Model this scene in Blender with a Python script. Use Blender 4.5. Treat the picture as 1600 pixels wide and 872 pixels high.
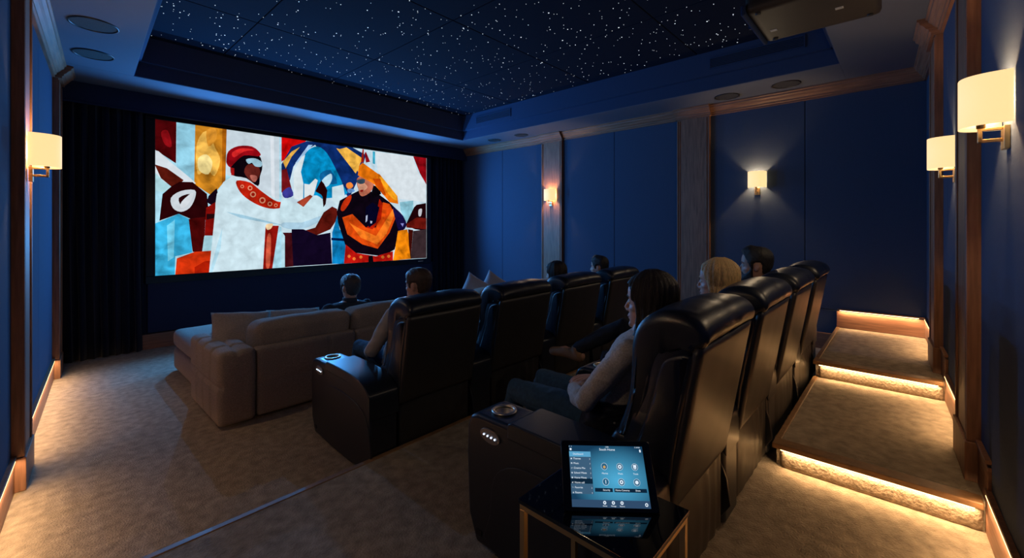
import bpy, bmesh, math, random
from mathutils import Vector, Matrix, noise
random.seed(7)
for _o in list(bpy.data.objects): bpy.data.objects.remove(_o)
COL = bpy.context.scene.collection
R = math.radians

# ------------------------------------------------------------------ camera, world, exposure
CZ = 1.573                       # eye height above the front floor
TH = R(42.53)
cam_d = bpy.data.cameras.new('camera'); cam = bpy.data.objects.new('camera', cam_d); COL.objects.link(cam)
cam_d.sensor_width = 36; cam_d.lens = 674.6 / 1600 * 36
cam_d.shift_x = (800 - 795.94) / 1600; cam_d.shift_y = -(436 - 354.86) / 1600
cam_d.clip_start = .02
cam.location = (0, 0, CZ); cam.rotation_euler = (R(90), 0, -(R(90) - TH))
bpy.context.scene.camera = cam
sc = bpy.context.scene
sc.view_settings.view_transform = 'Standard'; sc.view_settings.look = 'None'
sc.view_settings.gamma = 1; sc.view_settings.use_curve_mapping = False
sc.view_settings.exposure = 0.0
world = bpy.data.worlds.new('world'); sc.world = world; world.use_nodes = True
world.node_tree.nodes['Background'].inputs[0].default_value = (.10, .16, .35, 1)
world.node_tree.nodes['Background'].inputs[1].default_value = .02

SCREEN_E = .90      # strength of the projected picture
LED_W = 3.6          # watts per metre of LED tape
SCONCE_W = 12.0
SHADE_W = 8.0         # warm light that passes outward through each sconce shade
GLOW_W = 88.0        # blue light the picture throws into the room, per source
WARM = (1.0, .63, .31)

def light(name, kind, loc, rot, energy, color, **kw):
    d = bpy.data.lights.new(name, kind); d.energy = energy; d.color = color
    for k, v in kw.items(): setattr(d, k, v)
    o = bpy.data.objects.new(name, d); o.location = loc; o.rotation_euler = rot; COL.objects.link(o)
    return o

for gx in (1.6, 3.18, 4.75):
    for gz in (1.5, 2.45):
        light('screen_glow', 'SPOT', (gx, 7.02, gz), (R(-90), 0, 0), GLOW_W, (.06, .38, 1.0), spot_size=R(168), spot_blend=.4, shadow_soft_size=0)

# ------------------------------------------------------------------ materials
def mat(name, col, rough=.6, metal=0, bump=0, bscale=50, var=0, vscale=8, emit=None, estr=0, coat=0, spec=.5, sheen=0, stretch=None, detail=3):
    m = bpy.data.materials.new(name); m.use_nodes = True
    nt = m.node_tree; b = nt.nodes['Principled BSDF']
    b.inputs['Base Color'].default_value = (*col, 1); b.inputs['Roughness'].default_value = rough
    b.inputs['Metallic'].default_value = metal; b.inputs['Coat Weight'].default_value = coat
    b.inputs['Specular IOR Level'].default_value = spec
    if sheen: b.inputs['Sheen Weight'].default_value = sheen; b.inputs['Sheen Roughness'].default_value = .5
    tc = nt.nodes.new('ShaderNodeTexCoord'); mp = nt.nodes.new('ShaderNodeMapping')
    nt.links.new(tc.outputs['Object'], mp.inputs[0])
    if stretch: mp.inputs['Scale'].default_value = stretch
    if bump:
        n = nt.nodes.new('ShaderNodeTexNoise'); n.inputs['Scale'].default_value = bscale; n.inputs['Detail'].default_value = detail
        nt.links.new(mp.outputs[0], n.inputs['Vector'])
        bp = nt.nodes.new('ShaderNodeBump'); bp.inputs['Strength'].default_value = bump; bp.inputs['Distance'].default_value = .01
        nt.links.new(n.outputs[0], bp.inputs['Height']); nt.links.new(bp.outputs[0], b.inputs['Normal'])
    if var:
        n = nt.nodes.new('ShaderNodeTexNoise'); n.inputs['Scale'].default_value = vscale; n.inputs['Detail'].default_value = 4
        nt.links.new(mp.outputs[0], n.inputs['Vector'])
        mr = nt.nodes.new('ShaderNodeMapRange'); mr.inputs[1].default_value = .3; mr.inputs[2].default_value = .7
        mr.inputs[3].default_value = 1 - var; mr.inputs[4].default_value = 1 + var
        nt.links.new(n.outputs[0], mr.inputs[0])
        mx = nt.nodes.new('ShaderNodeVectorMath'); mx.operation = 'SCALE'; mx.inputs[0].default_value = col
        nt.links.new(mr.outputs[0], mx.inputs['Scale']); nt.links.new(mx.outputs[0], b.inputs['Base Color'])
    if emit: b.inputs['Emission Color'].default_value = (*emit, 1); b.inputs['Emission Strength'].default_value = estr
    return m
M = {}
M['wall'] = mat('navy_fabric', (.055, .082, .140), .95, bump=.25, bscale=420, var=.12, vscale=300, spec=.15)
M['front'] = mat('dark_blue_paint', (.015, .028, .075), .8, spec=.2)
M['ceil'] = mat('blue_grey_paint', (.12, .14, .19), .85, spec=.2)
M['tray'] = mat('tray_blue_paint', (.035, .060, .130), .8, spec=.2)
M['star'] = mat('star_panel_fabric', (.010, .014, .028), .95, bump=.1, bscale=300, spec=.1)
M['curtain'] = mat('black_navy_velvet', (.006, .009, .024), .9, spec=.1, sheen=.15)
M['wood'] = mat('walnut', (.25, .118, .068), .52, bump=.06, bscale=30, var=.30, vscale=6, stretch=(9, 9, .7))
M['woodh'] = mat('walnut_horizontal', (.25, .118, .068), .52, bump=.06, bscale=30, var=.30, vscale=6, stretch=(.7, .7, 14))
M['oak'] = mat('oak_nosing', (.27, .145, .065), .45, bump=.06, bscale=30, var=.22, vscale=6, stretch=(5, 5, 9))
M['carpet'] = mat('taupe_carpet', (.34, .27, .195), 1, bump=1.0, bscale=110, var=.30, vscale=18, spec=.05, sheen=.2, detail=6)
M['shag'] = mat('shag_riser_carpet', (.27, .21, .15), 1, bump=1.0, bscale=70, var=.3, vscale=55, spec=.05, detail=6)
M['leather'] = mat('black_navy_leather', (.008, .012, .021), .36, bump=.07, bscale=190, spec=.6, coat=.08)
M['leather2'] = mat('black_leather_back', (.026, .024, .023), .42, bump=.06, bscale=190, spec=.6)
M['thread'] = mat('stitch_thread', (.05, .07, .11), .7)
M['sofa'] = mat('sofa_grey_beige_weave', (.33, .27, .225), .95, bump=.6, bscale=260, var=.2, vscale=120, spec=.1)
M['cushion'] = mat('beige_cushion', (.33, .27, .23), .95, bump=.5, bscale=240, var=.15, vscale=90, spec=.1)
M['lilac'] = mat('pale_grey_cushion', (.40, .38, .42), .9, bump=.4, bscale=240, spec=.1)
M['chrome'] = mat('polished_steel', (.85, .76, .62), .32, metal=1)
M['brass'] = mat('brushed_brass', (.62, .44, .22), .32, metal=1, bump=.05, bscale=300)
M['bglass'] = mat('black_glass', (.004, .004, .006), .04, spec=.6, coat=.5)
M['black'] = mat('matte_black', (.008, .008, .01), .6)
M['bezel'] = mat('screen_bezel', (.006, .006, .008), .25)
M['alu'] = mat('dark_aluminium', (.05, .05, .055), .35, metal=.8)
M['grille'] = mat('speaker_grille', (.045, .048, .052), .8, bump=.6, bscale=500)
M['proj'] = mat('projector_brown_black', (.022, .016, .011), .5, bump=.05, bscale=200)
M['white'] = mat('white_mark', (.6, .57, .5), .5)
M['led'] = mat('warm_led', (.8, .6, .3), .5, emit=(1, .68, .30), estr=6)
M['star_e'] = mat('fibre_end', (.5, .5, .5), .5, emit=(.85, .92, 1), estr=.9)
M['btn'] = mat('lit_button', (.3, .4, .6), .5, emit=(.55, .72, 1), estr=3.5)
M['shade'] = mat('linen_shade', (.75, .62, .42), .9, bump=.15, bscale=400, emit=(1, .66, .30), estr=1.15)
M['plate'] = mat('control_plate', (.25, .22, .20), .35, metal=.7)
def skin(n, c): return mat(n, c, .5, bump=.05, bscale=200, var=.05, vscale=20)
M['skin'] = skin('fair_skin', (.52, .28, .20)); M['skin2'] = skin('tan_skin', (.44, .24, .165))
def hairm(n, c): return mat(n, c, .42, bump=.6, bscale=60, var=.45, vscale=60, stretch=(6, 6, .6), spec=.45)
M['h_dark'] = hairm('dark_brown_hair', (.016, .010, .009)); M['h_black'] = hairm('near_black_hair', (.012, .010, .010))
M['h_blond'] = hairm('blonde_hair', (.66, .43, .19)); M['h_brown'] = hairm('short_brown_hair', (.060, .034, .022))
M['h_grey'] = hairm('greying_dark_hair', (.045, .042, .045))
M['knit'] = mat('beige_knit', (.54, .49, .45), .95, bump=.3, bscale=320, var=.25, vscale=150, sheen=.2)
M['shirt'] = mat('pale_grey_shirt', (.36, .34, .33), .9, bump=.2, bscale=250, var=.06)
M['navycloth'] = mat('navy_cloth', (.018, .026, .045), .9, bump=.2, bscale=250)
M['satin'] = mat('dark_satin', (.012, .014, .024), .4)
M['jeans'] = mat('blue_jeans', (.028, .085, .165), .9, bump=.35, bscale=350, var=.2, vscale=60)
M['djeans'] = mat('dark_jeans', (.012, .018, .032), .9, bump=.35, bscale=350)
M['boot'] = mat('tan_suede', (.30, .18, .10), .9, bump=.2, bscale=200)
M['eye'] = mat('eye_white', (.6, .58, .55), .2); M['lips'] = mat('lips', (.40, .13, .11), .4)

# ------------------------------------------------------------------ mesh helpers
def link(name, bm, m, parent=None, smooth=True, bevel=0, seg=3, loc=None):
    bmesh.ops.recalc_face_normals(bm, faces=bm.faces)
    me = bpy.data.meshes.new(name); bm.to_mesh(me); bm.free()
    o = bpy.data.objects.new(name, me); COL.objects.link(o)
    for mm in (m if isinstance(m, (list, tuple)) else [m]): me.materials.append(mm)
    if smooth: me.polygons.foreach_set('use_smooth', [True] * len(me.polygons))
    if bevel:
        b = o.modifiers.new('bevel', 'BEVEL'); b.width = bevel; b.segments = seg; b.limit_method = 'ANGLE'; b.angle_limit = R(30)
        w = o.modifiers.new('wn', 'WEIGHTED_NORMAL'); w.keep_sharp = True
    if parent: o.parent = parent
    if loc: o.location = loc
    return o
def tag(o, label=None, cat=None, group=None, kind=None):
    if label: o['label'] = label
    if cat: o['category'] = cat
    if group: o['group'] = group
    if kind: o['kind'] = kind
    return o
def struct(o): o['kind'] = 'structure'; return o
def empty(name, loc, rz=0):
    o = bpy.data.objects.new(name, None); o.location = loc; o.rotation_euler = (0, 0, rz); o.empty_display_size = .1
    COL.objects.link(o); return o
def box(bm, x0, x1, y0, y1, z0, z1, mtx=None, mi=0):
    vs = [bm.verts.new((x, y, z)) for x in (x0, x1) for y in (y0, y1) for z in (z0, z1)]
    if mtx: 
        for v in vs: v.co = mtx @ v.co
    for f in ((0,1,3,2),(4,6,7,5),(0,4,5,1),(2,3,7,6),(0,2,6,4),(1,5,7,3)):
        bm.faces.new([vs[i] for i in f]).material_index = mi
    return vs
def prism_poly(bm, pts, fn, a, b, mi=0):
    """closed outline pts (2D) swept from a to b; fn(p,t)->3D"""
    A = [bm.verts.new(fn(p, a)) for p in pts]; B = [bm.verts.new(fn(p, b)) for p in pts]
    n = len(pts)
    for i in range(n): bm.faces.new((A[i], A[(i+1) % n], B[(i+1) % n], B[i])).material_index = mi
    bm.faces.new(A[::-1]).material_index = mi; bm.faces.new(B).material_index = mi
YZ = lambda p, t: (t, p[0], p[1])
def smooth_path(pts, n=4, closed=True):
    out = []; N = len(pts)
    for i in range(N if closed else N - 1):
        g = lambda k: Vector(pts[(i + k) % N] if closed else pts[min(max(i + k, 0), N - 1)])
        p0, p1, p2, p3 = g(-1), g(0), g(1), g(2)
        for j in range(n):
            t = j / n
            out.append(tuple(.5 * ((2*p1) + (-p0+p2)*t + (2*p0-5*p1+4*p2-p3)*t*t + (-p0+3*p1-3*p2+p3)*t**3)))
    if not closed: out.append(tuple(pts[-1]))
    return out
def cyl(bm, p, q, r, r2=None, n=16, caps=True, mi=0):
    p = Vector(p); q = Vector(q); r2 = r if r2 is None else r2
    d = (q - p).normalized(); u = d.orthogonal().normalized(); w = d.cross(u)
    A = []; B = []
    for i in range(n):
        c = math.cos(2*math.pi*i/n); s = math.sin(2*math.pi*i/n)
        A.append(bm.verts.new(p + (u*c + w*s)*r)); B.append(bm.verts.new(q + (u*c + w*s)*r2))
    for i in range(n): bm.faces.new((A[i], A[(i+1) % n], B[(i+1) % n], B[i])).material_index = mi
    if caps: bm.faces.new(A[::-1]).material_index = mi; bm.faces.new(B).material_index = mi
def lathe(bm, prof, c, n=32):
    """prof (r,z) closed list revolved about the z axis through c"""
    rings = [[bm.verts.new((c[0] + r*math.cos(2*math.pi*i/n), c[1] + r*math.sin(2*math.pi*i/n), c[2] + z)) for i in range(n)] for r, z in prof]
    k = len(rings)
    for j in range(k):
        a, b = rings[j], rings[(j+1) % k]
        for i in range(n): bm.faces.new((a[i], a[(i+1) % n], b[(i+1) % n], b[i]))
def softbox(bm, lo, hi, r=.03, res=.03, bulge=(0, 0, 0), fn=None, mtx=None, wr=0, wscale=12, seed=0):
    """rounded, slightly inflated box with an even grid; fn deforms a point"""
    lo = Vector(lo); hi = Vector(hi); c = (lo + hi)/2; h = (hi - lo)/2
    n = [max(2, int(round(2*h[i]/res))) for i in range(3)]
    vd = {}
    def vert(i, j, k):
        key = (i, j, k)
        if key in vd: return vd[key]
        q = Vector((2*i/n[0]-1, 2*j/n[1]-1, 2*k/n[2]-1))
        p = Vector((q.x*h.x, q.y*h.y, q.z*h.z))
        rr = min(r, h.x, h.y, h.z)
        inn = Vector([max(-(h[a]-rr), min(h[a]-rr, p[a])) for a in range(3)])
        d = p - inn
        if d.length > 1e-9: p = inn + d.normalized()*rr
        for a in range(3):
            b_, c_ = (a+1) % 3, (a+2) % 3
            p[a] += math.copysign(1, q[a])*abs(q[a])**2*bulge[a]*(1-q[b_]**2)*(1-q[c_]**2)
        if wr:
            p += noise.noise_vector((p + Vector((seed, 0, 0)))*wscale)*wr
        p += c
        if fn: p = Vector(fn(p))
        if mtx: p = mtx @ p
        vd[key] = bm.verts.new(p); return vd[key]
    for a in range(3):
        b_, c_ = (a+1) % 3, (a+2) % 3
        for side in (0, n[a]):
            for i in range(n[b_]):
                for j in range(n[c_]):
                    ids = []
                    for di, dj in ((0,0),(1,0),(1,1),(0,1)):
                        k = [0,0,0]; k[a] = side; k[b_] = i+di; k[c_] = j+dj; ids.append(vert(*k))
                    if side == 0: ids.reverse()
                    bm.faces.new(ids)
def NB(): return bmesh.new()
def copy_tree(o, parent=None):
    c = o.copy(); COL.objects.link(c); c.parent = parent
    for ch in list(o.children): copy_tree(ch, c)
    return c

# ================================================================== THE ROOM
XC, YS, ZC = 6.328, 7.20, CZ + 1.688
F2, S1, S2 = .123, .263, .403
YE = 2.46; N1, N2, YA = 3.05, 4.62, .585
LX = lambda y: -.109 + .0785*(y - 3.9)                 # left wall line
BY = lambda x: -.294 + .0393*(x - 3.051)               # back wall line
ls = math.atan(.0785); bs = math.atan(.0393)
# local frames of the two skewed walls: u along the wall, w out of it into the room
def LM(): return Matrix.Translation((LX(0), 0, 0)) @ Matrix.Rotation(-ls, 4, 'Z')       # +Y along wall, +X into room
def BM_(): return Matrix.Translation((0, BY(0), 0)) @ Matrix.Rotation(bs, 4, 'Z')        # +X along wall, +Y into room

bm = NB(); box(bm, -.7, 6.5, -.7, 7.5, -.1, 0); struct(link('floor', bm, M['carpet'], smooth=False))
bm = NB(); box(bm, -.7, XC, -.7, YE, 0, F2); struct(link('floor_platform', bm, M['carpet'], bevel=.008, smooth=False)).name = 'floor.001'
bm = NB()
softbox(bm, (N1, -.7, F2), (XC, YA, S1), r=.012, res=.12)
softbox(bm, (N2, -.7, S1), (XC, YA, S2), r=.012, res=.12)
struct(link('floor', bm, M['carpet'], smooth=False))
# shag risers
bm = NB()
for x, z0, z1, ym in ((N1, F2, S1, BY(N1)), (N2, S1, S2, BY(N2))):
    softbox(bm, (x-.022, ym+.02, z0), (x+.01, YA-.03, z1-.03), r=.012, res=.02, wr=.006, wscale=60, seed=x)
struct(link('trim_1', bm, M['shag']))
# oak nosings: front edge and left edge of both raised treads
for i, (x, z, x2) in enumerate(((N1, S1, N2-.02), (N2, S2, XC-.03))):
    bm = NB(); box(bm, x-.045, x+.05, BY(x)+.02, YA+.012, z-.026, z+.006)
    box(bm, x+.05, x2, YA-.022, YA+.012, z-.026, z+.006)
    struct(link('trim_%d' % (2+i), bm, M['oak'], bevel=.006, smooth=False))
    bm = NB(); box(bm, x-.032, x-.024, BY(x)+.05, YA-.03, z-.034, z-.0265)
    o = link('led_strip', bm, M['led'], smooth=False)
    tag(o, 'warm LED strip under the %s wooden stair nosing' % ('lower' if i == 0 else 'upper'), 'LED strip')
    L = YA - BY(x) - .08
    light('stair_light', 'AREA', (x-.036, (YA+BY(x))/2, z-.036), (0, 0, 0), LED_W*1.0*L, WARM, shape='RECTANGLE', size=.01, size_y=L)
# pale edge of the platform
bm = NB(); box(bm, -.5, XC, YE-.03, YE+.006, F2-.02, F2+.004); struct(link('trim_4', bm, M['oak'], bevel=.004, smooth=False))

# --- walls with fabric panels (one mesh per wall; panels have narrow seams between them)
def wall_mesh(seams, z0f, z1, fn, gap=.004, thick=.03):
    bm = NB()
    for i in range(len(seams)-1):
        a, b = seams[i]+gap, seams[i+1]-gap
        vs = box(bm, 0, thick, a, b, z0f, z1)
        for v in vs: v.co = fn(v.co)
    return bm
PT = .03     # panel thickness
bm = NB(); box(bm, XC+PT, XC+.2, -.7, YS+.3, -.1, ZC+.1)
ys = [-.6, .903, 2.2, 3.488, 4.72, 5.996, 7.3]
for a, b in zip(ys, ys[1:]):
    box(bm, XC, XC+PT+.01, a+.003, b-.003, .2 if b > YE else .6, ZC)
struct(link('wall_right', bm, M['wall'], bevel=.006, smooth=False))
bm = NB(); m_ = LM(); box(bm, -.2, -PT, -.8, YS+.4, -.1, ZC+.1, m_)
ys = [-.6, 1.0, 2.45, 3.95, 5.28, 6.50, 7.3]
for a, b in zip(ys, ys[1:]): box(bm, -PT-.01, 0, a+.003, b-.003, .2, ZC, m_)
struct(link('wall_left', bm, M['wall'], bevel=.006, smooth=False))
bm = NB(); m_ = BM_(); box(bm, -.8, XC+.3, -.2, -PT, -.1, ZC+.1, m_)
xs = [-.5, 1.9, 3.3, 4.6, 5.0, 6.40]
for a, b in zip(xs, xs[1:]): 
    lv = F2 if b <= 3.4 else (S1 if b < 4.9 else S2)
    box(bm, a+.003, b-.003, -PT-.01, 0, lv+.2, ZC, m_)
struct(link('wall_back', bm, M['wall'], bevel=.006, smooth=False))
bm = NB(); box(bm, -.5, XC+.1, YS+.06, YS+.3, -.1, ZC+.1); struct(link('wall_front', bm, M['front'], smooth=False))
# header over curtains and screen
bm = NB(); box(bm, -.2, XC+.05, YS-.13, YS+.07, 3.03, ZC); box(bm, -.2, XC+.05, YS-.145, YS-.12, 3.015, 3.035)
struct(link('trim_5', bm, M['front'], bevel=.004, smooth=False))
# wall face below the screen
bm = NB(); box(bm, .95, 5.55, YS-.0, YS+.07, .2, .86); struct(link('trim_6', bm, M['front'], bevel=.006, smooth=False))

# --- baseboards
def bb(name, segs, m=None):
    bm = NB()
    for s in segs: 
        box(bm, *s, m); 
    return struct(link(name, bm, M['woodh'], bevel=.004, smooth=False))
bb('baseboard_front', [(.2, XC, YS-.02, YS+.07, 0, .19)])
bb('baseboard_right', [(XC-.012, XC+.05, YA+.02, YE, F2, F2+.19), (XC-.012, XC+.05, YE, YS, 0, .19), (XC-.012, XC+.05, BY(XC), YA+.01, S2, S2+.185)])
bb('baseboard_left', [(-.05, .014, YE, YS+.1, 0, .185)], LM())
bb('baseboard_back', [(-.4, N1, -.05, .014, F2, F2+.185), (N1-.03, N2, -.05, .014, S1, S1+.185), (N2-.03, XC, -.05, .014, S2, S2+.185),
                      (N1-.05, N1-.02, -.05, .014, F2, S1+.185), (N2-.05, N2-.02, -.05, .014, S1, S2+.185)], BM_())
# dark cap lines where panels meet the baseboard on the stairs
bm = NB(); m_ = BM_()
for a, b, z in ((-.4, N1-.02, F2+.2), (N1-.05, N2-.02, S1+.2), (N2-.05, XC, S2+.2)): box(bm, a, b, -.03, .022, z, z+.018, m_)
struct(link('trim_7', bm, M['wood'], bevel=.003, smooth=False))
bm = NB(); box(bm, -.03, .022, YE, YS, .2, .216, LM()); struct(link('trim_8', bm, M['wood'], bevel=.003, smooth=False))
bm = NB(); box(bm, XC-.022, XC+.03, BY(XC), YA, S2+.2, S2+.216); struct(link('trim_9', bm, M['wood'], bevel=.003, smooth=False))

# --- LED lines under the caps: left wall, back wall, column wall
def led_line(label, p, q, n_in, w=LED_W):
    p = Vector(p); q = Vector(q); L = (q-p).length; d = (q-p)/L; rz = math.atan2(d.y, d.x)
    mt = Matrix.Translation((p+q)/2) @ Matrix.Rotation(rz, 4, 'Z')
    bm = NB(); box(bm, -L/2, L/2, -.003, .003, -.004, 0, mt)
    o = link('led_strip', bm, M['led'], smooth=False); tag(o, label, 'LED strip')
    c = (p+q)/2 + Vector(n_in)*.012; light('wall_wash', 'AREA', (c.x, c.y, c.z-.006), (0, 0, rz), w*L, WARM, shape='RECTANGLE', size=L, size_y=.01)
lm = LM(); bmx = BM_()
for lab, a, b in (('warm LED strip along left wall, nearest the camera', 1.6, 3.86), ('warm LED strip along left wall between the two wooden pilasters', 4.3, 6.46)):
    led_line(lab, lm @ Vector((.018, a, .199)), lm @ Vector((.018, b, .199)), (1, 0, 0), LED_W*1.0)
for lab, a, b, z in (('warm LED strip along right-hand wall beside the lowest stair level', 1.2, N1-.06, F2), ('warm LED strip at the wall beside the middle stair tread', 3.72, N2-.06, S1), ('warm LED strip at the wall beside the top stair landing', 5.32, XC-.04, S2)):
    led_line(lab, bmx @ Vector((a, .018, z+.199)), bmx @ Vector((b, .018, z+.199)), (0, 1, 0))
led_line('warm LED strip above the baseboard at the head of the stairs', (XC-.018, YA-.02, S2+.199), (XC-.018, BY(XC)+.06, S2+.199), (-1, 0, 0), LED_W*1.3)

# --- pilasters (wood shaft with raised edge beads, taller plinth block)
def pilaster(name, mtx, y0, y1, zf, zt=ZC, pr=.045):
    """local +X out of wall, y along it"""
    bm = NB()
    box(bm, -.03, pr, y0, y1, zf+.2, zt, mtx)
    for a, b in ((y0, y0+.018), (y1-.018, y1), (y0+.034, y0+.042), (y1-.042, y1-.034)): box(bm, pr-.005, pr+.009, a, b, zf+.2, zt-.16, mtx)
    box(bm, -.03, pr+.016, y0-.012, y1+.012, zf, zf+.2, mtx)
    return struct(link(name, bm, M['wood'], bevel=.004, smooth=False))
RM = Matrix.Translation((XC, 0, 0)) @ Matrix.Scale(-1, 4, (1, 0, 0))
pilaster('trim_10', RM, 4.50, 4.955, 0); pilaster('trim_11', RM, 2.00, 2.45, F2)
pilaster('trim_12', LM(), 3.90, 4.27, 0); pilaster('trim_13', LM(), 6.50, 6.87, 0)
BX = BM_() @ Matrix(((0, 1, 0, 0), (1, 0, 0, 0), (0, 0, 1, 0), (0, 0, 0, 1)))
pilaster('trim_14', BX, 3.26, 3.67, S1); pilaster('trim_15', BX, 4.87, 5.29, S2)

# --- crown moulding: stepped profile (out, down from ceiling)
CR = [(0, 0), (.105, 0), (.105, -.018), (.092, -.026), (.088, -.045), (.070, -.060), (.055, -.082), (.036, -.098), (.034, -.115), (.022, -.122), (.022, -.142), (0, -.142)]
def crown(name, mtx, spans, m='woodh'):
    bm = NB()
    for a, b, o in spans:
        prism_poly(bm, CR, lambda p, t: mtx @ Vector((p[0]+o-(.0 if p[0] else o+.01), t, ZC+p[1])), a, b)
    return struct(link(name, bm, M[m], smooth=False))
crown('trim_16', RM, [(BY(XC), 1.98, 0), (1.98, 2.47, .05), (2.47, 4.48, 0), (4.48, 4.975, .05), (4.975, YS-.1, 0)])
crown('trim_17', LM(), [(-.4, 3.88, 0), (3.88, 4.29, .05), (4.29, 6.48, 0), (6.48, 6.89, .05), (6.89, YS-.1, 0)])
crown('trim_18', BX, [(-.3, 3.24, 0), (3.24, 3.69, .05), (3.69, 4.85, 0), (4.85, 5.31, .05), (5.31, XC, 0)])

# --- ceiling with recessed star tray
TX1, TY0, TY1 = 5.598, .50, 6.365
TL = lambda y: .717 + .053*(y - 6.365)
def slab(bm, pts, z0, z1):
    prism_poly(bm, pts, lambda p, t: (p[0], p[1], t), z0, z1)
bm = NB()
slab(bm, [(-.9, TY1), (XC+.3, TY1), (XC+.3, YS+.3), (-.9, YS+.3)], ZC, ZC+.16)
slab(bm, [(-.9, -.9), (XC+.3, -.9), (XC+.3, TY0), (-.9, TY0)], ZC, ZC+.16)
slab(bm, [(-.9, TY0), (TL(TY0), TY0), (TL(TY1), TY1), (-.9, TY1)], ZC, ZC+.16)
slab(bm, [(TX1, TY0), (XC+.3, TY0), (XC+.3, TY1), (TX1, TY1)], ZC, ZC+.16)
o = struct(link('ceiling', bm, M['ceil'], bevel=.004, smooth=False))
# painted tray sides: lower lip faces, ledge, upper faces
g = .07
bm = NB()
slab(bm, [(TL(TY0)-.01, TY0), (TL(TY0)+.006, TY0), (TL(TY1)+.006, TY1), (TL(TY1)-.01, TY1)], ZC+.004, ZC+.17)
box(bm, TX1-.006, TX1+.01, TY0, TY1, ZC+.004, ZC+.17); box(bm, .4, TX1, TY0-.01, TY0+.006, ZC+.004, ZC+.17); box(bm, .7, TX1, TY1-.006, TY1+.01, ZC+.004, ZC+.17)
box(bm, TX1-g, TX1+.3, TY0-.2, TY1+.2, ZC+.165, ZC+.5)
box(bm, .1, TX1+.3, TY1-g, TY1+.3, ZC+.165, ZC+.5); box(bm, .0, TX1+.3, TY0-.3, TY0+g, ZC+.165, ZC+.5)
slab(bm, [(-.2, TY0-.2), (TL(TY0)+g, TY0-.2), (TL(TY1)+g, TY1+.2), (-.2, TY1+.2)], ZC+.165, ZC+.5)
struct(link('trim_19', bm, M['tray'], bevel=.003, smooth=False))
ZS = ZC + .45
bm = NB()
xs_ = [.2, 1.55, 2.9, 4.25, 5.7]; ys_ = [.3, 1.9, 3.45, 5.0, 6.5]
for a, b in zip(xs_, xs_[1:]):
    for c, d in zip(ys_, ys_[1:]): box(bm, a+.004, b-.004, c+.004, d-.004, ZS, ZS+.03)
box(bm, .1, 5.8, .2, 6.6, ZS+.025, ZS+.06)
struct(link('ceiling', bm, M['star'], bevel=.006, seg=2, smooth=False))
bm = NB(); pts = []
for i in range(1150):
    x = random.uniform(.75, TX1-g-.03); y = random.uniform(TY0+g+.03, TY1-g-.03)
    if x < TL(y)+g+.02: continue
    r = random.choice((.0022, .0026, .0030, .0030, .0036, .0042, .0055)); 
    if random.random() < .03: r = .0075
    pts.append((x, y)); cyl(bm, (x, y, ZS-.003), (x, y, ZS+.001), r, n=6)
tag(link('star_lights', bm, M['star_e'], smooth=False), 'tiny white fibre optic star points scattered over the dark ceiling panel', 'star lights', kind='stuff')

# ================================================================== SCREEN
def at_screen(u, v, Y=YS-.012):
    a = (u - 795.94)/674.6; d = Y/(math.sin(TH) - math.cos(TH)*a)
    return (d*(math.cos(TH) + math.sin(TH)*a), CZ - (v - 354.86)/674.6*d)
SX0, SX1, SZ0, SZ1 = 1.023, 5.342, CZ-.634, CZ+1.403
scr = empty('projection_screen', ((SX0+SX1)/2, YS, SZ0))
tag(scr, 'wide wall screen showing two people in colourful costumes shaking hands', 'screen')
def sfr(bm, x0, x1, z0, z1, y0, y1): box(bm, x0-scr.location.x, x1-scr.location.x, y0-YS, y1-YS, z0-SZ0, z1-SZ0)
bm = NB(); t = .10
sfr(bm, SX0-t, SX1+t, SZ1, SZ1+t, YS-.03, YS+.06); sfr(bm, SX0-t, SX1+t, SZ0-t, SZ0, YS-.03, YS+.06)
sfr(bm, SX0-t, SX0, SZ0, SZ1, YS-.03, YS+.06); sfr(bm, SX1, SX1+t, SZ0, SZ1, YS-.03, YS+.06)
sfr(bm, SX0-t, SX1+t, SZ0-t, SZ1+t, YS+.02, YS+.06)
link('frame', bm, M['bezel'], scr, bevel=.006, smooth=False)
bm = NB(); sfr(bm, 5.12, 5.24, SZ0-.055, SZ0-.043, YS-.033, YS-.029); link('maker_mark', bm, M['white'], scr, smooth=False)
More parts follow.
